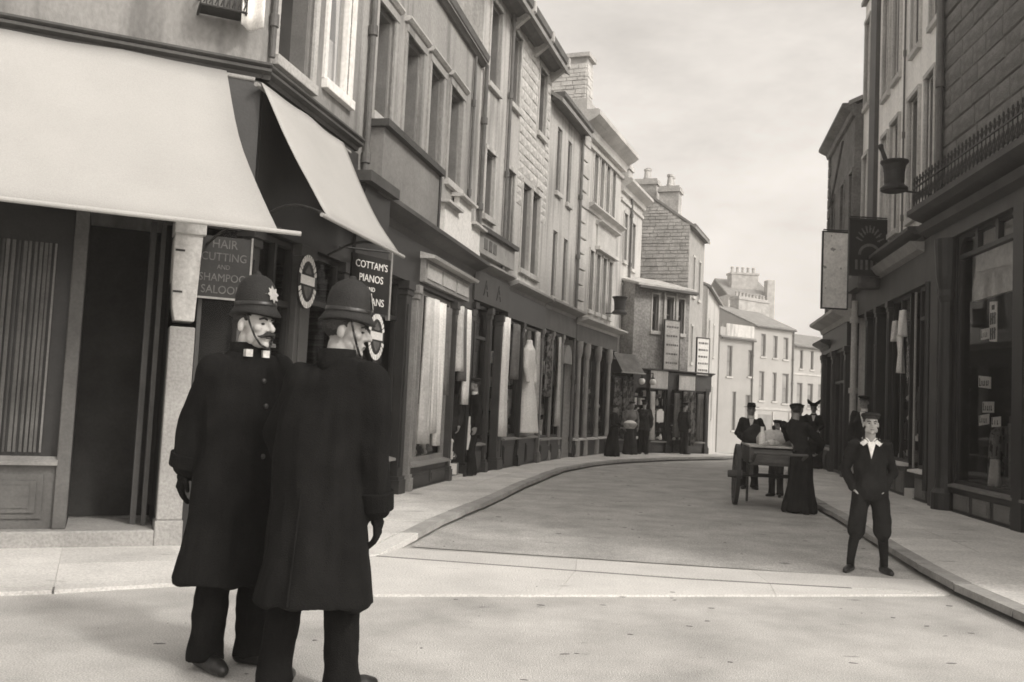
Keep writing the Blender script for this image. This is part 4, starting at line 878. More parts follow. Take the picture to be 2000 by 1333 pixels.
h3 = far_house('two storey white terrace with a string course at far right end', 7.05, 14.5, 6.25, 1.15, [(7.74 + k * 1.14, 8.06 + k * 1.14, 4.72, 6.0) for k in range(5)] + [(7.5 + k * 1.14, 8.08 + k * 1.14, 2.1, 3.75) for k in range(5)])
MB().box(7.05, 14.5, 0, .05, 4.28, 4.4).build('string_course', 'trim', h3)

# ================================================================== RIGHT SIDE
# ---- near shop: dark coursed stone, iron cresting over a big window
q1 = facade('drapers_shop', R12, DR1, 'dark stone shop building with an iron cresting over its big plate window')
HR = 9.9; wn = [(4.2, 5.2, 6.2, 8.6), (6.4, 7.4, 6.2, 8.6)]
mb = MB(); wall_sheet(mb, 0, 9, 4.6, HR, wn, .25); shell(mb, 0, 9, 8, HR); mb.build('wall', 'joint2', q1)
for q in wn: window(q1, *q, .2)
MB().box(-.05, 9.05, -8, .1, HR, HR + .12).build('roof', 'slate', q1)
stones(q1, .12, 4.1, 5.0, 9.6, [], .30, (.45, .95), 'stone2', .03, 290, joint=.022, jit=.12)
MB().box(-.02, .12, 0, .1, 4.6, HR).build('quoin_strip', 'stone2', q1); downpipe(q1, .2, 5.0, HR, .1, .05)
cornice(q1, -.35, 9, 4.62, .34, .42, 'trimdk'); MB().box(-.1, 9, -.1, .1, 4.3, 4.66).build('fascia', 'shopmid', q1); MB().prism([(.1, 4.5), (.24, 4.56), (.3, 4.66), (.1, 4.66)], -.3, 9).build('fascia_mould', 'shopmid', q1)
cr_ = MB(); cr_.box(-.3, 6.2, .32, .36, 4.96, 5.0); cr_.box(-.3, 6.2, .33, .355, 5.30, 5.325); cre = cr_.build('cresting', 'iron', q1)
bal = MB(); bal.tube((0, .34, 4.98), (0, .34, 5.42), .011, .008, 6); bal.ell((0, .34, 5.46), (.022, .016, .04), 8, 6)
for sd in (-1, 1): bal.path([(0, .34, 5.03), (sd * .04, .34, 5.08), (sd * .06, .34, 5.15), (sd * .03, .34, 5.22), (sd * .012, .34, 5.15)], .008, 5); bal.path([(0, .34, 5.34), (sd * .035, .34, 5.38), (sd * .05, .34, 5.43)], .008, 5)
bme = bal.mesh('baluster'); bme.materials.append(M['iron'])
for k in range(46): o = bpy.data.objects.new('baluster', bme); COL.objects.link(o); o.parent = cre; o.location = (-.24 + k * .14, 0, 0)
room(q1, .3, 6.5, .2, 4.35, 1.6)
MB().box(.02, .36, -.1, .14, 0, 4.3).build('pilaster', 'shopmid', q1, bevel=.01)
MB().lathe([(.2, 0), (.2, .35), (.15, .42), (.12, .6), (.11, 3.3), (.14, 3.4), (.13, 3.5), (.17, 3.7), (.2, 4.2), (.2, 4.3)], (.62, .08), 16).build('column', 'shopdk', q1, smooth=False)
MB().box(.40, .84, -.1, .02, 0, 4.3).build('jamb', 'shopdk', q1)
def big_window(u0, u1, first):
    f = glazing(q1, u0, u1, .5, 4.32, 0, (), 3.96, 'shopdk', .07, 'plate_glass')
    n_ = 3
    for k in range(1, n_): 
        uu_ = u0 + (u1 - u0) * k / n_; MB().box(uu_ - .05, uu_ + .05, -.06, .02, 4.0, 4.3).build('mullion', 'shopdk', f)
    for side in (0, 1):
        a = u0 + .06 if not side else u1 - .06; s_ = 1 if not side else -1
        pts = [(a, 4.28), (a + s_ * .36, 4.28)] + [(a + s_ * (.36 - .36 * math.sin(t)), 4.28 - .30 * (1 - math.cos(t))) for t in (PI / 2 * k / 8 for k in range(1, 9))]
        MB().plate(pts, -.05, .012).build('corner_bracket', 'shopdk', f)
    MB().box(u0, u1, -.26, -.2, 3.3, 4.3).build('blind', 'blind', f)
    panel_riser(q1, u0 - .02, u1 + .02, 0, .46, .04, 3, 'shopdk', 'sash', 'sash')
big_window(.86, 3.0, True); big_window(3.3, 5.6, False)
MB().box(3.0, 3.3, -.1, .1, 0, 4.3).build('pilaster', 'shopdk', q1); MB().box(5.6, 9, -.2, .06, 0, 4.3).build('shop_boarding', 'shopdk', q1)
# show cards in the window
random.seed(21)
cards = [('tall white show card with two blocks of heavy print', 1.74, 2.62, 3.2, .26, 2, 'v'), ('small card touching the tall white one on its left', 1.38, 2.68, 2.84, .3, 4, 'h'), ('white card highest of those at the left side of the lower window', 1.45, 1.96, 2.13, .44, 6, 'h'),
         ('white card just below the highest card at left', 1.5, 1.6, 1.76, .4, 5, 'h'), ('lowest white card at the left side of the window', 1.4, 1.42, 1.57, .36, 4, 'h'), ('white card to the right of the lowest left card', 1.9, 1.40, 1.54, .3, 3, 'h'),
         ('small card high up near the right window edge', 2.68, 2.06, 2.24, .22, 2, 'h'), ('card low beside the right window edge', 2.58, 1.52, 1.70, .3, 3, 'h'), ('narrow folded card at the right edge below the small one', 2.76, 1.44, 1.66, .2, 1, 'h')]
for lb, u, z0, z1, w_, nb_, mode in cards:
    e = facade('show_card', fpt(R12, DR1, u, -.16 - random.random() * .06)[:2], DR1, lb, 'card', 'show cards in the draper\'s window')
    tl = random.uniform(-.03, .03); MB().plate([(-w_ / 2, z0 + tl), (w_ / 2, z0 - tl), (w_ / 2, z1 - tl), (-w_ / 2, z1 + tl)], 0, .008).build('card', 'card', e)
    pm_ = MB()
    if mode == 'v':
        pm_.box(-.05, .05, .008, .011, z1 - .12, z1 - .05)
        for zz in (z0 + .03, z0 + .25):
            for k in range(3): pm_.box(-.10 + k * .07, -.055 + k * .07, .008, .011, zz, zz + .17); pm_.box(-.10 + k * .07, -.045 + k * .07, .008, .0115, zz + .06 + .03 * k, zz + .09 + .03 * k)
    else:
        for k in range(nb_):
            x = -w_ * .42 + w_ * .84 * k / max(nb_, 1); h_ = (z1 - z0) * (.7 if k == 0 else .45); pm_.box(x, x + w_ * .05, .008, .011, z0 + .03, z0 + .03 + h_); 
            if k % 2 == 0: pm_.box(x, x + w_ * .10, .008, .0115, z0 + .03, z0 + .05)
    pm_.build('print', 'ink', e)
hanging('hanging_coat', 'grey coat hung on show low in the draper\'s window', 'coat', R12, DR1, 2.15, -.35, 1.45, .62, .5, 'grey', folds=2, taper=.5)
hanging('show_cloth', 'dark patterned cloth hung at the left of the draper\'s window', 'cloth', R12, DR1, 1.35, -.4, 1.4, .7, .3, 'speckle', folds=2)
hanging('scarf', 'white scarf hanging over the window floor beneath the grey coat', 'scarf', R12, DR1, 1.95, -.12, .95, .56, .14, 'cloth', folds=1, taper=.3)

# ---- light upper walls with many tall windows
q2 = facade('light_upper_building', R23, DR2, 'light grey building with rows of tall dark windows above dark shops')
HR2 = 11.1
wn = [(4.93, 5.42, 8.3, 10.4), (3.70, 4.25, 8.28, 10.4), (2.28, 2.82, 8.25, 10.4), (1.42, 1.92, 8.2, 10.4), (-.42, .08, 8.6, 10.6),
      (4.72, 5.26, 5.15, 7.42), (3.58, 4.28, 5.15, 7.40), (2.25, 2.85, 5.15, 7.36), (1.48, 1.92, 5.15, 7.30), (-.42, .08, 5.4, 7.4)]
mb = MB(); wall_sheet(mb, -.6, R2L - .02, 4.6, HR2, wn, .26); shell(mb, -.6, R2L - .02, 7, HR2, 0, .5); mb.build('wall', 'pale2', q2)
for q in wn: window(q2, *q, .22, fm='sash', surround=.07, sp=.05)
MB().box(.42, .98, 0, .09, 4.6, HR2).build('dark_wall_strip', 'trimdk', q2); downpipe(q2, 3.28, 4.9, 11, .04, .02); roof(q2, -.6, R2L, 7, HR2, .5, .1)  # dark upright strip standing slightly proud of the light wall
cornice(q2, 1.9, R2L - .5, 4.48, .26, .38, 'trimdk'); MB().prism([(.1, 4.3), (.22, 4.34), (.34, 4.48), (.1, 4.48)], 1.9, R2L - .5).build('cornice_mould', 'shoplt', q2)
MB().box(-.6, R2L - .02, -.1, .1, 3.75, 4.5).build('fascia', 'shopmid', q2); MB().box(-.6, 1.9, -.1, .3, 4.3, 4.6).build('hood', 'trimdk', q2)
MB().lathe([(.2, 4.1), (.24, 4.2), (.22, 4.35), (.16, 4.45), (.2, 4.55), (.05, 4.62)], (1.75, .3), 14).build('console', 'trimdk', q2)
room(q2, -.5, R2L - .05, .1, 3.75, 1.4)
panel_riser(q2, 4.55, 5.3, 0, .56, .06, 1, 'shopmid', 'sash', 'boardwhite', sout=.12); glazing(q2, 4.55, 5.3, .62, 3.75, 0, (), 3.2)
panel_riser(q2, 2.6, 3.92, 0, .62, .06, 2, 'shopmid', 'sash', 'boardwhite', sout=.12); glazing(q2, 2.6, 3.92, .68, 3.75, 0, (3.3,), 3.2)
MB().box(3.95, 4.52, -.9, .08, 0, .24).build('step', 'flag', q2, bevel=.012); dr = MB().box(3.95, 4.52, -.9, -.84, .24, 2.9).build('door', 'shopdk', q2); MB().box(4.05, 4.42, -.84, -.83, 1.3, 2.6).build('pane', 'pane', dr)
MB().tube((4.42, .05, .62), (4.42, .05, 3.7), .022, .022, 8).build('pole', 'shoplt', q2); MB().tube((5.36, .1, .3), (5.36, .1, 3.75), .05, .05, 8).build('column', 'shopdk', q2)
for u_ in (2.42, 1.4, .5): pilaster(q2, u_, .16, 0, 3.75, .08, 'shopdk')
MB().box(.66, 1.4, -.2, .0, 0, .6).build('stall_riser', 'shopdk', q2); glazing(q2, .66, 1.4, .6, 3.7, -.05, (), 3.0)
downpipe(q2, -.32, .1, 4.1, .16, .07, 'trim', 'white_pipe')
hanging('white_flag', 'larger white pointed cloth hanging by the right hand shop door', 'cloth', R23, DR2, 3.72, .12, 3.0, 2.3, .34, 'cloth', 'white cloths by the right hand shop', 1, .8)
hanging('white_flag', 'small white cloth strip hanging highest by the right hand shop', 'cloth', R23, DR2, 3.95, .15, 3.42, 2.95, .16, 'cloth', 'white cloths by the right hand shop', 1, .5)
hanging('white_flag', 'small white cloth strip farthest along the right hand shop', 'cloth', R23, DR2, 3.3, .12, 3.3, 2.9, .14, 'cream', 'white cloths by the right hand shop', 1, .5)

# ---- shop at the far right end
q3 = facade('far_right_building', R34, DR3, 'dark stone building with an eaves cornice at the far right')
wn = [(.4, .9, 5.3, 7.2), (1.9, 2.4, 5.3, 7.2), (3.2, 3.6, 5.3, 7.2)]
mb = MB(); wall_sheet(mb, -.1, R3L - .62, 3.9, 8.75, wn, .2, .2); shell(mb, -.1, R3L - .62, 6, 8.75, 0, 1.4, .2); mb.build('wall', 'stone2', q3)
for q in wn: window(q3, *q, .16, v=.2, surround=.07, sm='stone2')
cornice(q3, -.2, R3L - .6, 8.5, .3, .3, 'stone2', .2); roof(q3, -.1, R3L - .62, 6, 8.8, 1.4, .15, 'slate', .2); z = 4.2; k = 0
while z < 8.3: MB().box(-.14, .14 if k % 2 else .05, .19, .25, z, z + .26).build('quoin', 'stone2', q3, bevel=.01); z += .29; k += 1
MB().path([(2.6, .3, 8.2), (1.6, .32, 7.4), (.7, .3, 7.0)], .03, 8).build('waste_pipe', 'lead', q3)
cornice(q3, -.25, 3.7, 3.66, .3, .42, 'trim', .2); MB().box(-.2, 3.7, -.1, .28, 3.1, 3.66).build('fascia', 'shopdk', q3); cornice(q3, -.35, 1.2, 3.2, .24, .3, 'trimdk', .22, name='lower_cornice')
room(q3, -.05, 3.6, .1, 3.1, 1.2); pilaster(q3, -.15, .3, 0, 3.1, .3, 'shopmid'); pilaster(q3, 1.5, .2, 0, 3.1, .28, 'shopmid'); pilaster(q3, 3.4, .2, 0, 3.1, .28, 'shopdk')
panel_riser(q3, .15, 1.5, 0, .6, .24, 2, 'shopmid', 'shopmid', 'trim'); glazing(q3, .15, 1.5, .66, 3.1, .2); glazing(q3, 1.7, 3.4, .1, 3.1, .2, (2.5,), 2.3, 'shopmid')
# hanging signs and the two trade mortars
def cross_sign(label, x0, x1, y, z0, z1, m, arm_to, lettering=False):
    e = empty('hanging_sign', ((x0 + x1) / 2, y, 0), .06, label, 'sign'); w = x1 - x0
    MB(1).box(-w / 2, w / 2, -.02, .02, z0, z1).build('board', m, e)
    fr_ = MB(1); fr_.box(-w / 2 - .025, w / 2 + .025, -.03, .03, z1, z1 + .03); fr_.box(-w / 2 - .025, w / 2 + .025, -.03, .03, z0 - .03, z0); fr_.box(-w / 2 - .025, -w / 2, -.03, .03, z0, z1); fr_.box(w / 2, w / 2 + .025, -.03, .03, z0, z1); fr_.build('frame', 'shopdk', e)
    MB(1).tube((-w / 2, 0, z1 + .06), (arm_to - (x0 + x1) / 2, 0, z1 + .06), .015, .015, 8).build('bracket', 'iron', e)
    if lettering:
        for k in range(9):
            t = PI * (.86 - .72 * k / 8); x = .30 * w * math.cos(t); z = z0 + (z1 - z0) * (.50 + .34 * math.sin(t)); lm = MB(1)
            lm.box(-.014, .014, -.026, -.02, -.075, .075); lm.box(-.014, .03, -.027, -.02, .03 - (k % 3) * .04, .055 - (k % 3) * .04); ob = lm.build('faded_letter', 'letterdim', e); ob.location = (x, 0, z); ob.rotation_euler = (0, -(t - PI / 2), 0)
        for k in range(14):
            t0, t1 = PI * k / 14, PI * (k + 1) / 14; a_ = MB(1)
            a_.f.append([a_.p(r_ * w * math.cos(t), -.022, z0 + (z1 - z0) * .36 + r_ * w * math.sin(t)) for r_, t in ((.22, t0), (.29, t0), (.29, t1), (.22, t1))]); a_.build('arc', 'letterdim', e)
        for k in range(6): MB(1).box(-w * .36 + k * w * .13, -w * .30 + k * w * .13, -.026, -.02, z0 + .1, z0 + .3).build('faded_letter', 'letterdim', e)
    return e
cross_sign('dark square hanging sign with a faded arch of letters', 6.74, 7.56, 18.5, 4.34, 5.46, 'black', 7.62, True)
cross_sign('tall pale weathered hanging sign at the edge of the sky', 6.88, 7.44, 20.5, 3.88, 5.58, 'signwhite', 8.0)
def mortar(label, loc, s, pestle, arm):
    e = empty('mortar_sign', loc, 0, label, 'sign', 'mortar shaped trade signs')
    MB(1).lathe([(.20 * s, 0), (.235 * s, .02 * s), (.235 * s, .06 * s), (.19 * s, .10 * s), (.165 * s, .13 * s), (.17 * s, .17 * s), (.175 * s, .18 * s), (.172 * s, .2 * s), (.178 * s, .36 * s), (.185 * s, .37 * s), (.183 * s, .39 * s), (.2 * s, .47 * s), (.24 * s, .52 * s), (.24 * s, .545 * s), (.2 * s, .545 * s), (.17 * s, .4 * s), (.14 * s, .1 * s)], (0, 0), 22).build('bowl', 'iron', e)
    if pestle: MB(1).chain([((-.1 * s, 0, .4 * s), .045 * s), ((-.22 * s, 0, .72 * s), .035 * s), ((-.25 * s, 0, .8 * s), .05 * s)]).build('pestle', 'iron', e)
    a = Vector(arm) - Vector(loc); MB(1).tube((0, 0, .03), tuple(a), .018, .018, 8).build('bracket', 'iron', e); return e
mortar('black mortar and pestle trade sign hung high on the right side', (6.31, 15.3, 5.27), .95, True, (6.86, 15.1, 5.2))
mortar('dark mortar trade sign over the far corner of the bank', (3.12, 27.0, 4.18), .95, False, (2.62, 27.1, 4.2))
# ================================================================== PEOPLE
def person(label, loc, rz, H=1.75, outfit='suit', vox=.014, top='wool2', legs='wool2', skin='skin', feet=((.10, 0), (-.10, 0)), hip=(0, 0), lean=(0, 0), arms=None, head=(0, 0, 0), hat=None, hatm='wool', hair=True, stache=False, collar=None, fdir=(0, 0), gloves=False, apron=False, fine=False, hem=None, seed=1, buttons=False, slim=1.0):
    """one figure: continuous skin body with head, hands and limbs; clothes, boots and hat are its children.
    local axes: facing -y, own left +x. feet: (x, y) of each ankle; arms: (elbow, wrist) for left, right; head: yaw, pitch, extra forward shift"""
    s = H / 1.78
    P = empty('person', loc, rz, label, 'person')
    S = lambda x, y, z: (x * s, y * s, z * s)
    hx, hy = hip; lx, ly = lean                            # lean: shift of the shoulders relative to the hips
    pel = (hx, hy, .95); chest = (hx + lx * .75, hy + ly * .75, 1.28); nk = (hx + lx, hy + ly, 1.50)
    sh = [(hx + lx + sd * .185, hy + ly, 1.44) for sd in (1, -1)]
    hp = [(hx + sd * .09, hy, .93) for sd in (1, -1)]
    an = [(f[0], f[1], .09) for f in feet]
    kn = []
    for i in (0, 1):
        k = Vector(hp[i]).lerp(Vector(an[i]), .5); fd = feet[i][2] if len(feet[i]) > 2 else .03; kn.append((k.x, k.y - fd, .50))
    if arms is None: arms = (((.25, .04, 1.16), (.24, -.02, .90)), ((-.25, .04, 1.16), (-.24, -.02, .90)))
    yaw, pit, hf = head
    hc = Vector((nk[0], nk[1] - .02 - hf, 1.655)); Rh = Matrix.Rotation(yaw, 3, 'Z') @ Matrix.Rotation(pit, 3, 'X')
    Hh = lambda x, y, z: tuple((hc + Rh @ Vector((x, y, z))) * s)
    B = MB(1)
    # head
    def he(c, r):                                          # rotated ellipsoid of the head
        t = MB(1); t.ell((0, 0, 0), r, 16, 10); base = len(B.v)
        for v in t.v: q = (hc + Rh @ (Vector(v) + Vector(c))) * s; B.v.append(tuple(q))
        B.f += [[k + base for k in f] for f in t.f]
    he((0, .014, .034), (.076, .096, .086)); he((0, -.03, -.028), (.061, .064, .08)); he((0, -.036, -.075), (.048, .05, .04)); he((0, -.078, -.100), (.022, .018, .018)); he((0, -.076, .024), (.052, .02, .013))
    for sd in (-1, 1): he((sd * .042, -.062, -.020), (.024, .022, .022)); he((sd * .079, .012, -.012), (.011, .02, .032)); he((sd * .012, -.098, -.030), (.011, .012, .009)); he((sd * .05, -.03, -.07), (.018, .03, .03))
    he((0, -.092, -.062), (.024, .012, .007)); he((0, -.088, -.073), (.021, .012, .008))
    B.tube(Hh(0, -.088, .016), Hh(0, -.120, -.026), .010 * s, .0145 * s, 10); B.ell(Hh(0, -.118, -.027), .014 * s, 10, 8)
    B.chain([(S(nk[0], nk[1] + .012, 1.46), .06 * s), (Hh(0, .02, -.07), .055 * s)])
    # trunk and limbs (continuous under the clothes)
    B.loft([tuple(q * s for q in r) for r in ((pel[0], pel[1], .86, .13, .09), (pel[0], pel[1], 1.0, .125, .085), (chest[0], chest[1], 1.28, .13, .085), (nk[0], nk[1], 1.40, .10, .06), (nk[0], nk[1], 1.46, .055, .055))], 18)
    for i in (0, 1):
        B.chain([(S(*hp[i]), .07 * s), (S(*kn[i]), .038 * s), (S(an[i][0], an[i][1] + .012, .07), .024 * s)])
        e, w = arms[i]; B.chain([(S(nk[0] + (sh[i][0] - nk[0]) * .72, sh[i][1], sh[i][2] - .04), .04 * s), (S(*e), .03 * s), (S(*w), .024 * s)])
    G = B
    for i in (0, 1):
        if gloves: G = MB(1)                               # hands: palm, four unequal bent fingers, thumb from the side of the palm
        e, w = Vector(arms[i][0]), Vector(arms[i][1]); d = (w - e).normalized(); sd = 1 if i == 0 else -1
        side = Vector((0, -1, 0)); side = (side - d * side.dot(d)).normalized(); nrm = d.cross(side) * sd
        inw = Vector((-sd, 0, 0)); inw = (inw - d * inw.dot(d) - side * inw.dot(side)); inw = inw.normalized() if inw.length > .1 else nrm
        pc = w + d * .055
        G.chain([(tuple((w) * s), .027 * s), (tuple((w + d * .03) * s), .03 * s)])
        for k in range(4):
            off = side * (.027 - k * .018); L = (.072, .082, .076, .06)[k]
            k0 = w + d * .02 + off * .7; k1 = w + d * .09 + off; k2 = k1 + d * L * .5 + inw * .018; k3 = k2 + d * L * .35 + inw * .032
            G.chain([(tuple(k0 * s), .013 * s), (tuple(k1 * s), .0115 * s)]); G.chain([(tuple(k1 * s), .0105 * s), (tuple(k2 * s), .0095 * s), (tuple(k3 * s), .0085 * s)])
        t0 = w + d * .02 + side * .022; t1 = t0 + d * .03 + side * .032; t2 = t1 + d * .032 + side * .006 + inw * .01
        G.chain([(tuple(t0 * s), .014 * s), (tuple(t1 * s), .0125 * s), (tuple(t2 * s), .010 * s)])
        if gloves: G.chain([(S(*arms[i][1]), .034 * s), (tuple((Vector(arms[i][1]).lerp(Vector(arms[i][0]), .2)) * s), .04 * s)]); organic('glove', G, top, P, .0055 if fine else .009, 1)
    organic('body', B, skin, P, vox * (.55 if fine else .8), 5 if fine else 2)
    # eyes
    if vox < .03:
        for sd in (-1, 1):
            ey = MB(1); ey.ell(Hh(sd * .031, -.0835, .001), (.0095 * s, .007 * s, .0055 * s), 10, 8); ey.build('eye', 'eye', P, smooth=True)
            eb = MB(1); eb.chain([(Hh(sd * .016, -.095, .022), .0045 * s), (Hh(sd * .034, -.093, .028), .005 * s), (Hh(sd * .05, -.078, .022), .004 * s)]); eb.build('eyebrow', 'hair', P, smooth=True)
    if stache:
        mo = MB(1)
        for sd in (-1, 1): mo.chain([(Hh(0, -.107, -.048), .011 * s), (Hh(sd * .022, -.104, -.052), .012 * s), (Hh(sd * .044, -.086, -.062), .007 * s), (Hh(sd * .056, -.076, -.060), .004 * s)])
        organic('moustache', mo, 'hair', P, .004, 1, .003, (60, 60, 60))
    if vox < .03: MB(1).chain([(Hh(-.02, -.097, -.067), .0028 * s), (Hh(0, -.104, -.068), .003 * s), (Hh(.02, -.097, -.067), .0028 * s)]).build('mouth', 'hair', P, smooth=True)
    if hair:
        ha = MB(1); t = MB(1)
        t.ell((0, .022, .040), (.080, .096, .088), 18, 12); base = 0
        for v in t.v:
            q = Vector(v)
            if q.y < -.045: q.y = -.045 + (q.y + .045) * .25
            if q.z < -.035: q.z = -.035
            ha.v.append(tuple((hc + Rh @ q) * s))
        ha.f = t.f; organic('hair', ha, 'hair', P, .008, 1, .003, (40, 40, 40))
    # lower clothes
    if outfit in ('suit', 'coat', 'boy', 'worker'):
        T = MB(1); T.loft([tuple(q * s for q in r) for r in ((pel[0], pel[1], .82, .15, .12), (pel[0], pel[1], .95, .165, .13), (pel[0], pel[1], 1.08, .15, .115))], 20)
        for i in (0, 1):
            if outfit == 'boy':
                T.chain([(S(*hp[i]), .10 * s), (S(*Vector(hp[i]).lerp(Vector(kn[i]), .6)), .098 * s), (S(kn[i][0], kn[i][1], .47), .096 * s)]); T.chain([(S(kn[i][0], kn[i][1], .47), .096 * s), (S(kn[i][0], kn[i][1], .41), .064 * s)])
            else: T.chain([(S(*hp[i]), .105 * s), (S(*kn[i]), .083 * s), (S(an[i][0], an[i][1] + .005, .13), .078 * s)]); T.tube(S(an[i][0], an[i][1] + .005, .13), S(an[i][0], an[i][1] - .005, .045), .078 * s, .092 * s, 16)
        organic('trousers', T, legs, P, vox, 4, .010 * s, (14, 14, 9), seed)
        if outfit == 'boy':
            for i in (0, 1): K = MB(1); K.chain([(S(kn[i][0], kn[i][1], .46), .058 * s), (S(kn[i][0] * .5 + an[i][0] * .5, kn[i][1] * .5 + an[i][1] * .5 + .012, .32), .056 * s), (S(*an[i]), .04 * s)]); organic('stocking', K, top, P, vox, 2)
    if outfit == 'woman':
        K = MB(1); K.loft([tuple(q * s for q in r) for r in ((pel[0], pel[1] + .04, .02, .27, .29), (pel[0], pel[1] + .03, .25, .235, .245), (pel[0], pel[1] + .02, .6, .195, .19), (pel[0], pel[1], .9, .185, .15), (pel[0], pel[1], 1.08, .13, .10))], 28)
        organic('skirt', K, legs, P, vox, 3, .05 * s, (11, 11, .8), seed)
    # boots
    for i in (0, 1):
        a = Vector(an[i]); ang = math.atan2(a.x - hx, 1) * .4 + (.28 if i == 0 else -.28); f = Vector((math.sin(ang), -math.cos(ang), 0)); f = Vector((f.x + fdir[0], f.y + fdir[1], 0)).normalized()
        F_ = MB(1); base = a - f * .02
        F_.chain([(tuple((base + Vector((0, 0, .05))) * s), .046 * s), (tuple((base - Vector((0, 0, .02))) * s), .044 * s)]); F_.chain([(tuple((Vector((base.x, base.y, .045)) - f * .03) * s), .042 * s), (tuple((Vector((base.x, base.y, .045)) + f * .08) * s), .043 * s), (tuple((Vector((base.x, base.y, .04)) + f * .15) * s), .040 * s), (tuple((Vector((base.x, base.y, .034)) + f * .19) * s), .031 * s)])
        F_.v = [(x, y, max(z, .004)) for x, y, z in F_.v]
        organic('boot', F_, 'leather', P, min(vox, .009), 2)
    # upper clothes
    U = MB(1); c = pel; k_ = .0
    if outfit == 'coat':
        hz = .40 if hem is None else hem
        R_ = ((c[0], c[1] + .02, hz, .285, .245), (c[0], c[1] + .015, .62, .262, .222), (c[0], c[1], .85, .235, .195), (c[0], c[1], 1.02, .215, .175), (chest[0], chest[1], 1.28, .225, .17), (nk[0], nk[1], 1.40, .215, .135), (nk[0], nk[1], 1.47, .15, .105), (nk[0], nk[1], 1.52, .085, .085)); sr = (.088, .075, .068)
    elif outfit == 'woman':
        R_ = ((c[0], c[1], 1.02, .14, .11), (c[0], c[1], 1.08, .125, .10), (chest[0], chest[1] - .02, 1.28, .165, .14), (nk[0], nk[1], 1.40, .165, .105), (nk[0], nk[1], 1.47, .10, .085), (nk[0], nk[1], 1.53, .065, .065)); sr = (.075, .06, .045)
        if hem: R_ = ((c[0], c[1], hem, .26, .23), (c[0], c[1], .9, .2, .17)) + R_[1:]
    else:
        hz = .78 if hem is None else hem
        R_ = ((c[0], c[1], hz, .205, .16), (c[0], c[1], .92, .195, .15), (c[0], c[1], 1.06, .178, .138), (chest[0], chest[1], 1.28, .195, .145), (nk[0], nk[1], 1.39, .19, .115), (nk[0], nk[1], 1.445, .125, .09), (nk[0], nk[1] + .01, 1.468, .08, .072)); sr = (.076, .062, .054)
    R_ = [(r[0], r[1], r[2], r[3] * slim, r[4] * slim) for r in R_]; sr = tuple(q * slim for q in sr)
    U.loft([tuple(q * s for q in r) for r in R_], 28)
    for i in (0, 1):
        e, w = arms[i]; w2 = Vector(w).lerp(Vector(e), .10); U.chain([(S(sh[i][0] * .9 + nk[0] * .1, sh[i][1], sh[i][2] - .02), sr[0] * s), (S(*e), sr[1] * s), (tuple(w2 * s), sr[2] * s)])
    cl = organic('greatcoat' if outfit == 'coat' else 'jacket', U, top, P, vox * .9, 4, (.030 if outfit == 'coat' else .02) * s, (7.5, 7.5, 2.2) if outfit == 'coat' else (12, 12, 7), seed)
    if outfit == 'coat':
        K = MB(1); K.lathe([(.088 * s, 1.455 * s), (.092 * s, 1.50 * s), (.084 * s, 1.565 * s), (.074 * s, 1.565 * s), (.078 * s, 1.48 * s)], (nk[0] * s, (nk[1] + .004) * s), 24); K.build('collar', top, P, smooth=True)
        for i in (0, 1): e, w = Vector(arms[i][0]), Vector(arms[i][1]); K = MB(1); K.tube(tuple(w.lerp(e, .07) * s), tuple(w.lerp(e, .34) * s), .079 * s, .083 * s, 20); K.build('cuff', top, P, smooth=False, bevel=.006)
        K = MB(1); K.path([((c[0]) * s, (c[1] + yy) * s, zz * s) for yy, zz in ((.262, .44), (.238, .62), (.205, .85), (.186, 1.0))], .006 * s, 6); K.build('back_seam', top, P)
        if buttons:
            for bz, by in ((1.38, .138), (1.26, .172), (1.14, .170), (1.02, .172), (.90, .186)): MB(1).ell(((nk[0] + .02) * s, (chest[1] - by) * s, bz * s), (.013 * s, .008 * s, .013 * s), 10, 8).build('button', 'iron', P, smooth=True)
            for sd in (-1, 1): MB(1).box((nk[0] + sd * .045 - .018) * s, (nk[0] + sd * .045 + .018) * s, (nk[1] - .097) * s, (nk[1] - .07) * s, 1.495 * s, 1.53 * s).build('collar_number', 'silver', P)
    if collar:
        K = MB(1)
        if collar == 'wide':
            for sd in (-1, 1):
                pts = [(nk[0] + sd * .006, nk[1] - .098, 1.462), (nk[0] + sd * .05, nk[1] - .070, 1.512), (nk[0] + sd * .085, nk[1] - .005, 1.515), (nk[0] + sd * .132, nk[1] - .030, 1.452), (nk[0] + sd * .088, nk[1] - .128, 1.405)]
                i0 = [K.p(*S(*q)) for q in pts]; i1 = [K.p(*S(q[0], q[1] - .016, q[2] - .012)) for q in pts]; K.f += [i0, i1[::-1]] + [[i0[a], i0[(a + 1) % 5], i1[(a + 1) % 5], i1[a]] for a in range(5)]
            K.plate([((nk[0] - .045) * s, 1.46 * s), ((nk[0] + .045) * s, 1.46 * s), (nk[0] * s, 1.27 * s)], (chest[1] - .162) * s, (chest[1] - .12) * s)
        else:
            K.lathe([(.062 * s, 1.48 * s), (.063 * s, 1.535 * s), (.058 * s, 1.535 * s), (.057 * s, 1.48 * s)], (nk[0] * s, (nk[1] - .004) * s), 20)
            K.plate([((nk[0] - .05) * s, 1.47 * s), ((nk[0] + .05) * s, 1.47 * s), (nk[0] * s, 1.24 * s)], (chest[1] - .150) * s, (chest[1] - .135) * s)
        organic('shirt_collar', K, 'cloth', P, .004, 2) if collar == 'wide' else K.build('shirt_collar', 'cloth', P)
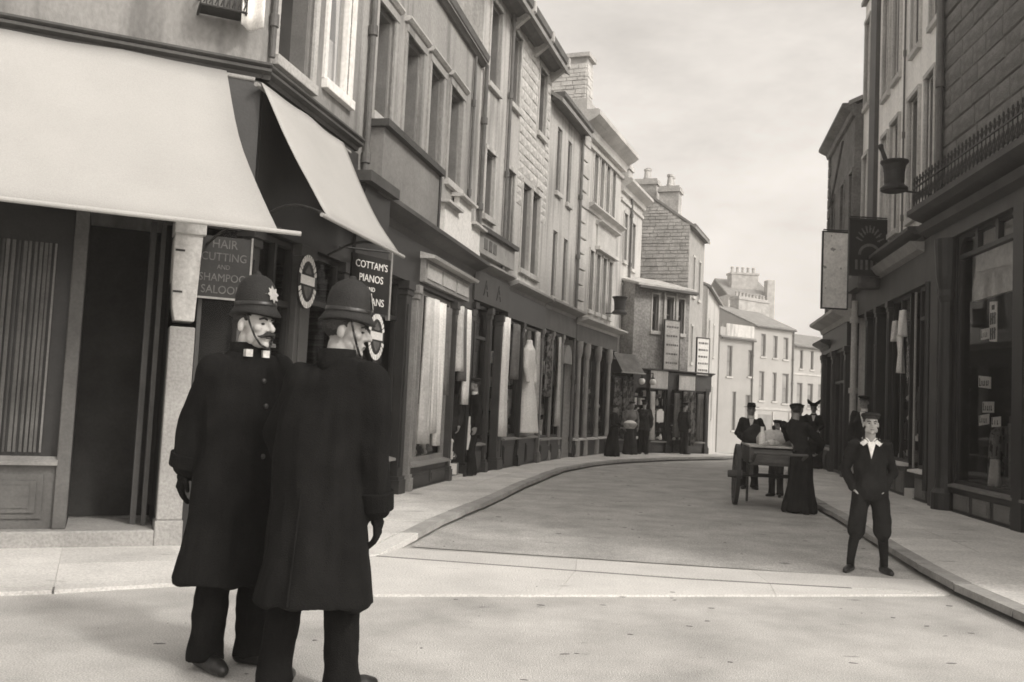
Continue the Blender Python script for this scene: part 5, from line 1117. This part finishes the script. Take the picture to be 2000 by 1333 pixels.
    if apron:
        K = MB(1); n_ = 9; a_, b_ = [], []
        for r in range(7):
            z = 1.08 - r * .10; wd = .15 + .008 * r
            a_.append([K.p(*S(c[0] + wd * math.sin(q), c[1] - (.17 + .012 * r) * math.cos(q) - .015 * math.sin(q * 7 + r), z)) for q in ((-1.1 + 2.2 * j / n_) for j in range(n_ + 1))])
            b_.append([K.p(*S(c[0] + wd * 1.04 * math.sin(q), c[1] - (.182 + .012 * r) * math.cos(q) - .015 * math.sin(q * 7 + r), z)) for q in ((-1.1 + 2.2 * j / n_) for j in range(n_ + 1))])
        for r in range(6):
            for j in range(n_): K.f.append([a_[r][j], a_[r][j + 1], a_[r + 1][j + 1], a_[r + 1][j]]); K.f.append([b_[r][j], b_[r + 1][j], b_[r + 1][j + 1], b_[r][j + 1]])
        K.build('apron', 'cloth', P, smooth=True)
    # hats, modelled about the head centre
    def on_head(mb_, name, m, par=P, bev=0, smooth_=True):
        mb_.v = [tuple((hc + Rh @ Vector(v)) * s) for v in mb_.v]; return mb_.build(name, m, par, smooth=smooth_)
    if hat == 'helmet':
        h_ = MB(1); prof = [(z_0, z_1 + .022) for z_0, z_1 in [(.125, .030), (.128, .034), (.110, .050), (.102, .064), (.101, .09), (.100, .12), (.095, .15), (.085, .178), (.067, .202), (.042, .218), (.018, .226), (.017, .234), (.010, .241), (.001, .243)]]
        rings = []
        for r_, z_ in prof:
            k = max(0, (r_ - .10)) ; rings.append((0, -.002 + (0), z_, r_ * .88, r_ * 1.06))
        h_.loft(rings, 36)
        h_.v = [(x, y, z - (.030 if z < .06 else 0) * max(0, (abs(y) / .14)) ** 2 * (1 if z < .045 else .6)) for x, y, z in h_.v]
        hm = on_head(h_, 'helmet', 'felt')
        bd_ = MB(1); bd_.loft([(0, -.002, .090, .092, .110), (0, -.002, .094, .093, .111), (0, -.002, .108, .0905, .1085), (0, -.002, .110, .088, .106)], 36); on_head(bd_, 'band', 'leather', hm)
        st = MB(1); yb = -.108
        st.f.append([st.p((.040 if k % 2 == 0 else .026) * math.sin(PI * k / 8), yb + .012 * math.cos(PI * k / 8) * 0 + .24 * ((.040 if k % 2 == 0 else .026) * math.cos(PI * k / 8) + .0) , .148 + (.044 if k % 2 == 0 else .028) * math.cos(PI * k / 8)) for k in range(16)])
        st.f.append([st.p((.040 if k % 2 == 0 else .026) * math.sin(PI * k / 8), yb + .012 + .24 * ((.040 if k % 2 == 0 else .026) * math.cos(PI * k / 8)), .148 + (.044 if k % 2 == 0 else .028) * math.cos(PI * k / 8)) for k in range(16)][::-1])
        for k in range(16): st.f.append([k, (k + 1) % 16, 31 - (k + 1) % 16, 31 - k])
        on_head(st, 'badge', 'silver', hm, smooth_=False)
        cs_ = MB(1)
        for sd in (-1, 1): cs_.path([(sd * .088, -.03, .05), (sd * .082, -.045, 0), (sd * .066, -.066, -.06), (sd * .040, -.080, -.098), (0, -.092, -.118)], .0055, 6)
        on_head(cs_, 'chin_strap', 'leather', hm)
    elif hat == 'cap':
        h_ = MB(1); h_.loft([(0, .0, .055, .086, .106), (0, .0, .085, .088, .108), (0, .004, .098, .112, .13), (0, .006, .112, .116, .134), (0, .006, .126, .10, .115), (0, .006, .134, .04, .05)], 26); hm = on_head(h_, 'cap', hatm)
        p_ = MB(1); n_ = 12; a_ = [p_.p(.082 * math.cos(t), -.02 + .088 * math.sin(t), .066) for t in (PI + PI * k / n_ for k in range(n_ + 1))]; b_ = [p_.p(.088 * math.cos(t), -.02 + .150 * math.sin(t), .046) for t in (PI + PI * k / n_ for k in range(n_ + 1))]
        a2 = [p_.p(.082 * math.cos(t), -.02 + .088 * math.sin(t), .060) for t in (PI + PI * k / n_ for k in range(n_ + 1))]; b2_ = [p_.p(.088 * math.cos(t), -.02 + .150 * math.sin(t), .040) for t in (PI + PI * k / n_ for k in range(n_ + 1))]
        for k in range(n_): p_.f += [[a_[k], b_[k], b_[k + 1], a_[k + 1]], [a2[k], a2[k + 1], b2_[k + 1], b2_[k]], [b_[k], b2_[k], b2_[k + 1], b_[k + 1]]]
        on_head(p_, 'peak', 'leather', hm)
    elif hat == 'round':
        h_ = MB(1); h_.loft([(0, .01, .058, .084, .102), (0, .012, .075, .092, .112), (0, .014, .095, .104, .124), (0, .016, .112, .102, .12), (0, .018, .124, .085, .10), (0, .018, .130, .03, .04)], 26); hm = on_head(h_, 'cap', hatm)
        b_ = MB(1); b_.loft([(0, .01, .056, .087, .105), (0, .012, .082, .094, .115), (0, .012, .082, .09, .11), (0, .01, .056, .083, .10)], 26); on_head(b_, 'cap_band', 'hair', hm)
    elif hat == 'brim':
        h_ = MB(1); h_.loft([(0, 0, .060, .155, .175), (0, 0, .052, .16, .18), (0, 0, .056, .11, .13), (0, 0, .064, .090, .108), (0, 0, .10, .087, .105), (0, 0, .14, .076, .092), (0, 0, .150, .05, .06), (0, 0, .142, .02, .05)], 28); on_head(h_, 'hat', hatm)
    elif hat == 'lady':
        h_ = MB(1); h_.loft([(0, 0, .075, .17, .18), (0, 0, .068, .175, .185), (0, 0, .08, .11, .12), (0, 0, .15, .09, .10), (0, 0, .165, .05, .06)], 28)
        for sd in (-1, 1): h_.chain([((sd * .03, -.06, .12), .04), ((sd * .12, -.05, .17), .05), ((sd * .16, -.02, .235), .025)])
        on_head(h_, 'hat', hatm)
    return P

V_ = .011
# the two policemen
person('policeman with a pale face, dark moustache and silver helmet badge, standing at left', (-1.37, 4.80, 0), math.radians(44), 1.88, 'coat', V_, 'wool', 'wool', 'skin', feet=((.10, -.03), (-.11, .02)), lean=(0, 0), buttons=True, fdir=(.35, 0), head=(math.radians(20), 0, .02), hat='helmet', stache=True, gloves=True,
       arms=(((.26, .10, 1.18), (.20, .13, .93)), ((-.20, .09, 1.18), (-.215, .15, .93))), fine=True, hem=.415, seed=2)
person('nearer policeman in a long dark coat seen from behind, head turned right', (-.875, 4.42, 0), math.radians(166), 1.845, 'coat', V_, 'wool', 'wool', 'skindk', feet=((.165, .02), (-.145, -.02)), lean=(-.045, 0), head=(math.radians(-72), math.radians(4), .05), hat='helmet', gloves=True,
       arms=(((.235, -.02, 1.17), (.19, -.14, .93)), ((-.255, .02, 1.14), (-.265, -.04, .82))), fine=True, hem=.425, seed=5, fdir=(-.3, 0))
# the boy
person('boy in dark jacket and knickerbockers with a white collar, hands in pockets, on the road', (3.375, 8.62, 0), math.radians(-16), 1.475, 'boy', .011, 'wool2', 'wool2', 'skin', feet=((.18, .03, .05), (-.185, -.03, .03)), hip=(.02, 0), lean=(-.015, 0), head=(math.radians(4), math.radians(-3), .0), hat='round', hatm='wool3', collar='wide', fine=True, hem=.80,
       arms=(((.255, .09, 1.13), (.155, -.02, .93)), ((-.262, .08, 1.13), (-.155, -.01, .92))), seed=3, slim=.9)
# man in a cap by the shop door
person('man in a flat cap and white apron at the left hand shop door', (-.62, 16.55, PAVE), math.radians(-72), 1.74, 'suit', .016, 'wool2', 'wool2', 'skindk', feet=((.09, -.05), (-.10, .05)), hat='cap', hatm='wool3', apron=True, collar='band', seed=7, hem=.74)
person('dim figure standing just inside the left hand shop doorway', (-1.06, 16.0, .15), math.radians(-10), 1.66, 'suit', .018, 'wool3', 'wool2', 'skindk', hat=None, collar='band', seed=8)
# barrow group
person('woman in long dark skirt and dark hat leaning on the hand cart', (4.36, 13.72, 0), math.radians(155), 1.60, 'woman', .015, 'wool2', 'wool2', 'skindk', feet=((.1, .0), (-.10, .0)), hip=(.0, .04), lean=(.13, -.16), head=(math.radians(25), math.radians(10), .05), hat='round', hatm='wool', seed=9,
       arms=(((.26, -.40, 1.14), (.16, -.62, .98)), ((-.28, -.40, 1.14), (-.18, -.60, .98))))
person('man in a brimmed hat standing in the road beyond the cart', (4.62, 17.6, 0), math.radians(-12), 1.62, 'suit', .016, 'wool2', 'wool2', 'skindk', hat='brim', hatm='wool', collar='band', seed=10, arms=(((.27, .05, 1.16), (.14, -.18, 1.02)), ((-.27, .05, 1.16), (-.14, -.18, 1.02))))
person('small boy in a round cap between the cart and the pavement', (4.72, 16.2, 0), math.radians(-40), 1.34, 'suit', .016, 'wool3', 'wool3', 'skindk', hat='round', hatm='wool', collar='band', seed=11)
person('woman in long dark dress and upturned hat on the right hand pavement', (8.02, 24.3, PAVE), math.radians(-20), 1.68, 'woman', .02, 'wool3', 'wool3', 'skindk', hat='lady', hatm='wool', collar='band', seed=12, hem=.7, arms=(((.24, .03, 1.18), (.14, -.18, 1.05)), ((-.25, .03, 1.18), (-.24, -.02, .9))))
person('man in a cap walking beside the woman in the upturned hat', (7.5, 23.8, PAVE), math.radians(10), 1.64, 'suit', .02, 'wool2', 'wool3', 'skindk', hat='cap', hatm='wool', seed=13, feet=((.1, -.12), (-.1, .14)))
person('man in cap and white neckcloth in the right hand shop doorway behind the boy', (6.62, 17.2, .14), math.radians(-35), 1.72, 'suit', .016, 'wool2', 'wool2', 'skindk', hat='cap', hatm='wool2', collar='band', seed=14)
person('person in dark clothes carrying a pale basket on the left pavement', (2.93, 25.6, PAVE), math.radians(60), 1.42, 'woman', .02, 'wool2', 'wool2', 'skindk', hat='round', hatm='wool', seed=15, arms=(((.24, -.05, 1.12), (.12, -.28, 1.02)), ((-.24, -.05, 1.12), (-.12, -.28, 1.02))))
person('dark figure looking into the low shop at the bend', (4.05, 27.6, PAVE), math.radians(170), 1.62, 'suit', .02, 'wool3', 'wool2', 'skindk', hat='cap', hatm='wool', seed=16)
person('small dark figure at the far end of the low shops by the bend', (5.5, 28.9, PAVE), math.radians(120), 1.6, 'suit', .022, 'wool3', 'wool3', 'skindk', hat='cap', hatm='wool', seed=18)
person('figure in a pale shawl between the basket carrier and the low shop', (3.62, 27.2, PAVE), math.radians(20), 1.55, 'woman', .022, 'grey', 'wool3', 'skindk', hat='round', hatm='wool', seed=19)
bk = empty('basket', (3.35, 25.42, 1.0), 0, 'pale shallow basket held by the person on the left pavement', 'basket')
MB(1).lathe([(.12, -.12), (.17, -.06), (.20, .0), (.2, .03), (.185, .03), (.15, -.08)], (0, 0), 20).build('bowl', 'straw', bk); MB(1).lathe([(.18, .0), (.16, .06), (.08, .10), (.01, .11)], (0, 0), 16).build('cloth_cover', 'cloth', bk, smooth=True)

# ---- hand cart
ct = empty('hand_cart', (4.12, 14.45, 0), math.radians(-9), 'two wheeled wooden hand cart piled with goods in the road', 'cart')
def wheel(x, lean_):
    R_ = .47; cz = .475; w = MB(1); n_ = 32
    for k in range(n_):
        t0, t1 = 2 * PI * k / n_, 2 * PI * (k + 1) / n_
        for (ra, rb, xa, xb) in ((R_ - .055, R_ - .012, -.028, .028),):
            i_ = [w.p(x + xx + lean_ * (r_ * math.sin(t)), r_ * math.cos(t), cz + r_ * math.sin(t)) for t in (t0, t1) for r_ in (ra, rb) for xx in (xa, xb)]
            for q in ((0, 1, 3, 2), (4, 6, 7, 5), (0, 4, 5, 1), (2, 3, 7, 6), (0, 2, 6, 4), (1, 5, 7, 3)): w.f.append([i_[j] for j in q])
    wh = w.build('wheel', 'wood', ct)
    ty = MB(1)
    for k in range(n_):
        t0, t1 = 2 * PI * k / n_, 2 * PI * (k + 1) / n_
        i_ = [ty.p(x + xx + lean_ * (r_ * math.sin(t)), r_ * math.cos(t), cz + r_ * math.sin(t)) for t in (t0, t1) for r_ in (R_ - .012, R_) for xx in (-.03, .03)]
        for q in ((0, 1, 3, 2), (4, 6, 7, 5), (0, 4, 5, 1), (2, 3, 7, 6), (0, 2, 6, 4), (1, 5, 7, 3)): ty.f.append([i_[j] for j in q])
    ty.build('tyre', 'iron', wh)
    sg_ = 1 if x > 0 else -1
    MB(1).tube((x - sg_ * .09, 0, cz), (x + sg_ * .13, 0, cz), .07, .055, 16).build('hub', 'wood', wh)
    for k in range(12): t = 2 * PI * (k + .5) / 12; MB(1).tube((x - sg_ * .02, .05 * math.cos(t), cz + .05 * math.sin(t)), (x + lean_ * .42 * math.sin(t), .42 * math.cos(t), cz + .42 * math.sin(t)), .018, .015, 7).build('spoke', 'wood', wh)
wheel(-.52, .03); wheel(.50, -.03)
MB(1).tube((-.56, 0, .475), (.54, 0, .475), .03, .03, 10).build('axle', 'iron', ct)
MB(1).box(-.36, .36, -.62, .62, .66, .70).build('bed', 'wood', ct)
for sd in (-1, 1):
    MB(1).box(sd * .37 - .02, sd * .37 + .02, -.66, .66, .70, .92).build('side_board', 'wood', ct)
    MB(1).chain([((sd * .34, -.6, .72), .026), ((sd * .36, -1.15, .86), .022)]).build('shaft', 'wood', ct)
    MB(1).box(sd * .30 - .03, sd * .30 + .03, -.08, .08, .48, .66).build('bolster', 'wood', ct)
MB(1).box(-.35, .35, -.645, -.61, .70, .90).build('end_board', 'wood', ct); MB(1).box(-.35, .35, .61, .645, .70, .90).build('end_board', 'wood', ct)
MB(1).tube((-.36, -1.14, .86), (.36, -1.14, .86), .02, .02, 8).build('handle', 'wood', ct)
MB(1).tube((-.3, .5, .66), (-.3, .5, .02), .022, .02, 8).build('leg', 'wood', ct)
MB(1).box(-.39, .39, -.66, .66, .925, .955).build('top_board', 'trim', ct, bevel=.006)
tb = empty('tub', (4.2, 14.55, .955), 0, 'round pale tub with a dark knob on the hand cart', 'tub')
MB(1).loft([(0, 0, 0, .28, .2), (0, 0, .1, .29, .21), (0, 0, .18, .24, .18), (0, 0, .23, .12, .1), (0, 0, .24, .02, .02)], 24).build('lid', 'cream', tb, smooth=True); MB(1).chain([((-.02, -.05, .2), .02), ((-.04, -.05, .28), .025)]).build('knob', 'iron', tb)
bt = MB(1).lathe([(.045, 0), (.05, .02), (.05, .15), (.03, .2), (.028, .27), (.033, .28)], (0, 0), 14).build('jar', 'cloth', smooth=True); bt.location = (3.88, 14.1, .955); tag(bt, 'tall white jar standing at the left of the hand cart', 'jar')
for k, (x, y, a) in enumerate(((4.0, 14.0, .3), (4.32, 13.98, -.2), (4.1, 14.2, 1.2))):
    o = MB(1); o.chain([((-.14, 0, .03), .02), ((-.05, .01, .05), .045), ((.06, 0, .045), .04), ((.15, .01, .03), .012)]); o.v = [(x_, y_ * .6, max(z_, .002)) for x_, y_, z_ in o.v]
    ob = o.build('fish', ['cream', 'grey', 'leather'][k], smooth=True); ob.location = (x, y, .955); ob.rotation_euler = (0, 0, a); tag(ob, ['pale fish lying at the near left edge of the cart top', 'grey fish lying at the near right of the cart top', 'dark fish lying in front of the tub on the cart'][k], 'fish', 'fish laid on the cart')
hr = empty('sack', (3.98, 14.95, .955), .3, 'dark sack lying at the far left of the hand cart', 'sack')
q_ = MB(1); q_.loft([(0, 0, .0, .17, .15), (0, 0, .08, .2, .17), (0, 0, .18, .18, .15), (0, 0, .25, .1, .09), (0, 0, .3, .05, .05)], 18); organic('sack', q_, 'wool3', hr, .02, 3, .02, (9, 9, 5), 4)

# ------------------------------------------------------------------ straw, dung and grit on the road: one scattered mass
lt = MB(1); rn = random.Random(4)
for k in range(130):
    if rn.random() < .4: x, y = rn.uniform(-2.5, 3.6), rn.uniform(4.6, 7.2)
    else: y = rn.uniform(8.8, 24); x = (y - 8.8) * .17 + rn.uniform(-.6, 4.0) * (1 if y < 14 else .8)
    r_ = rn.uniform(.003, .010); e_ = rn.uniform(1, 4.5); a = rn.uniform(-.3, .3); z0_ = .010 if y > 8.3 else (.017 if y > 6.4 else .001)
    c_, s_ = math.cos(a), math.sin(a); base = len(lt.v); t = MB(1); t.ell((0, 0, 0), (r_ * e_, r_, r_ * .45), 7, 4)
    for v in t.v: lt.v.append((x + v[0] * c_ - v[1] * s_, y + v[0] * s_ + v[1] * c_, z0_ + v[2]))
    lt.f += [[q + base for q in f] for f in t.f]
tag(lt.build('road_litter', 'grey'), kind='stuff')

# ------------------------------------------------------------------ hazy air
hz_ = MB(1); hz_.box(-60, 70, -30, 125, -3.0, 21); hzo = hz_.build('haze', 'canvas'); hzo.data.materials.clear()
hm_ = bpy.data.materials.new('haze_air'); hm_.use_nodes = True; ht = hm_.node_tree; ht.nodes.clear(); ho = ht.nodes.new('ShaderNodeOutputMaterial'); pv = ht.nodes.new('ShaderNodeVolumePrincipled')
pv.inputs['Color'].default_value = (.97, .93, .88, 1); pv.inputs['Density'].default_value = .0028; pv.inputs['Anisotropy'].default_value = .25; ht.links.new(pv.outputs[0], ho.inputs['Volume']); hzo.data.materials.append(hm_); tag(hzo, kind='stuff')

# ------------------------------------------------------------------ resolve remeshed shapes and lettering
bpy.context.view_layer.update()
dg = bpy.context.evaluated_depsgraph_get()
for t, fin in PENDING:
    me = bpy.data.meshes.new_from_object(t.evaluated_get(dg)); fin(me)
for t, fin in PENDING: bpy.data.objects.remove(t)
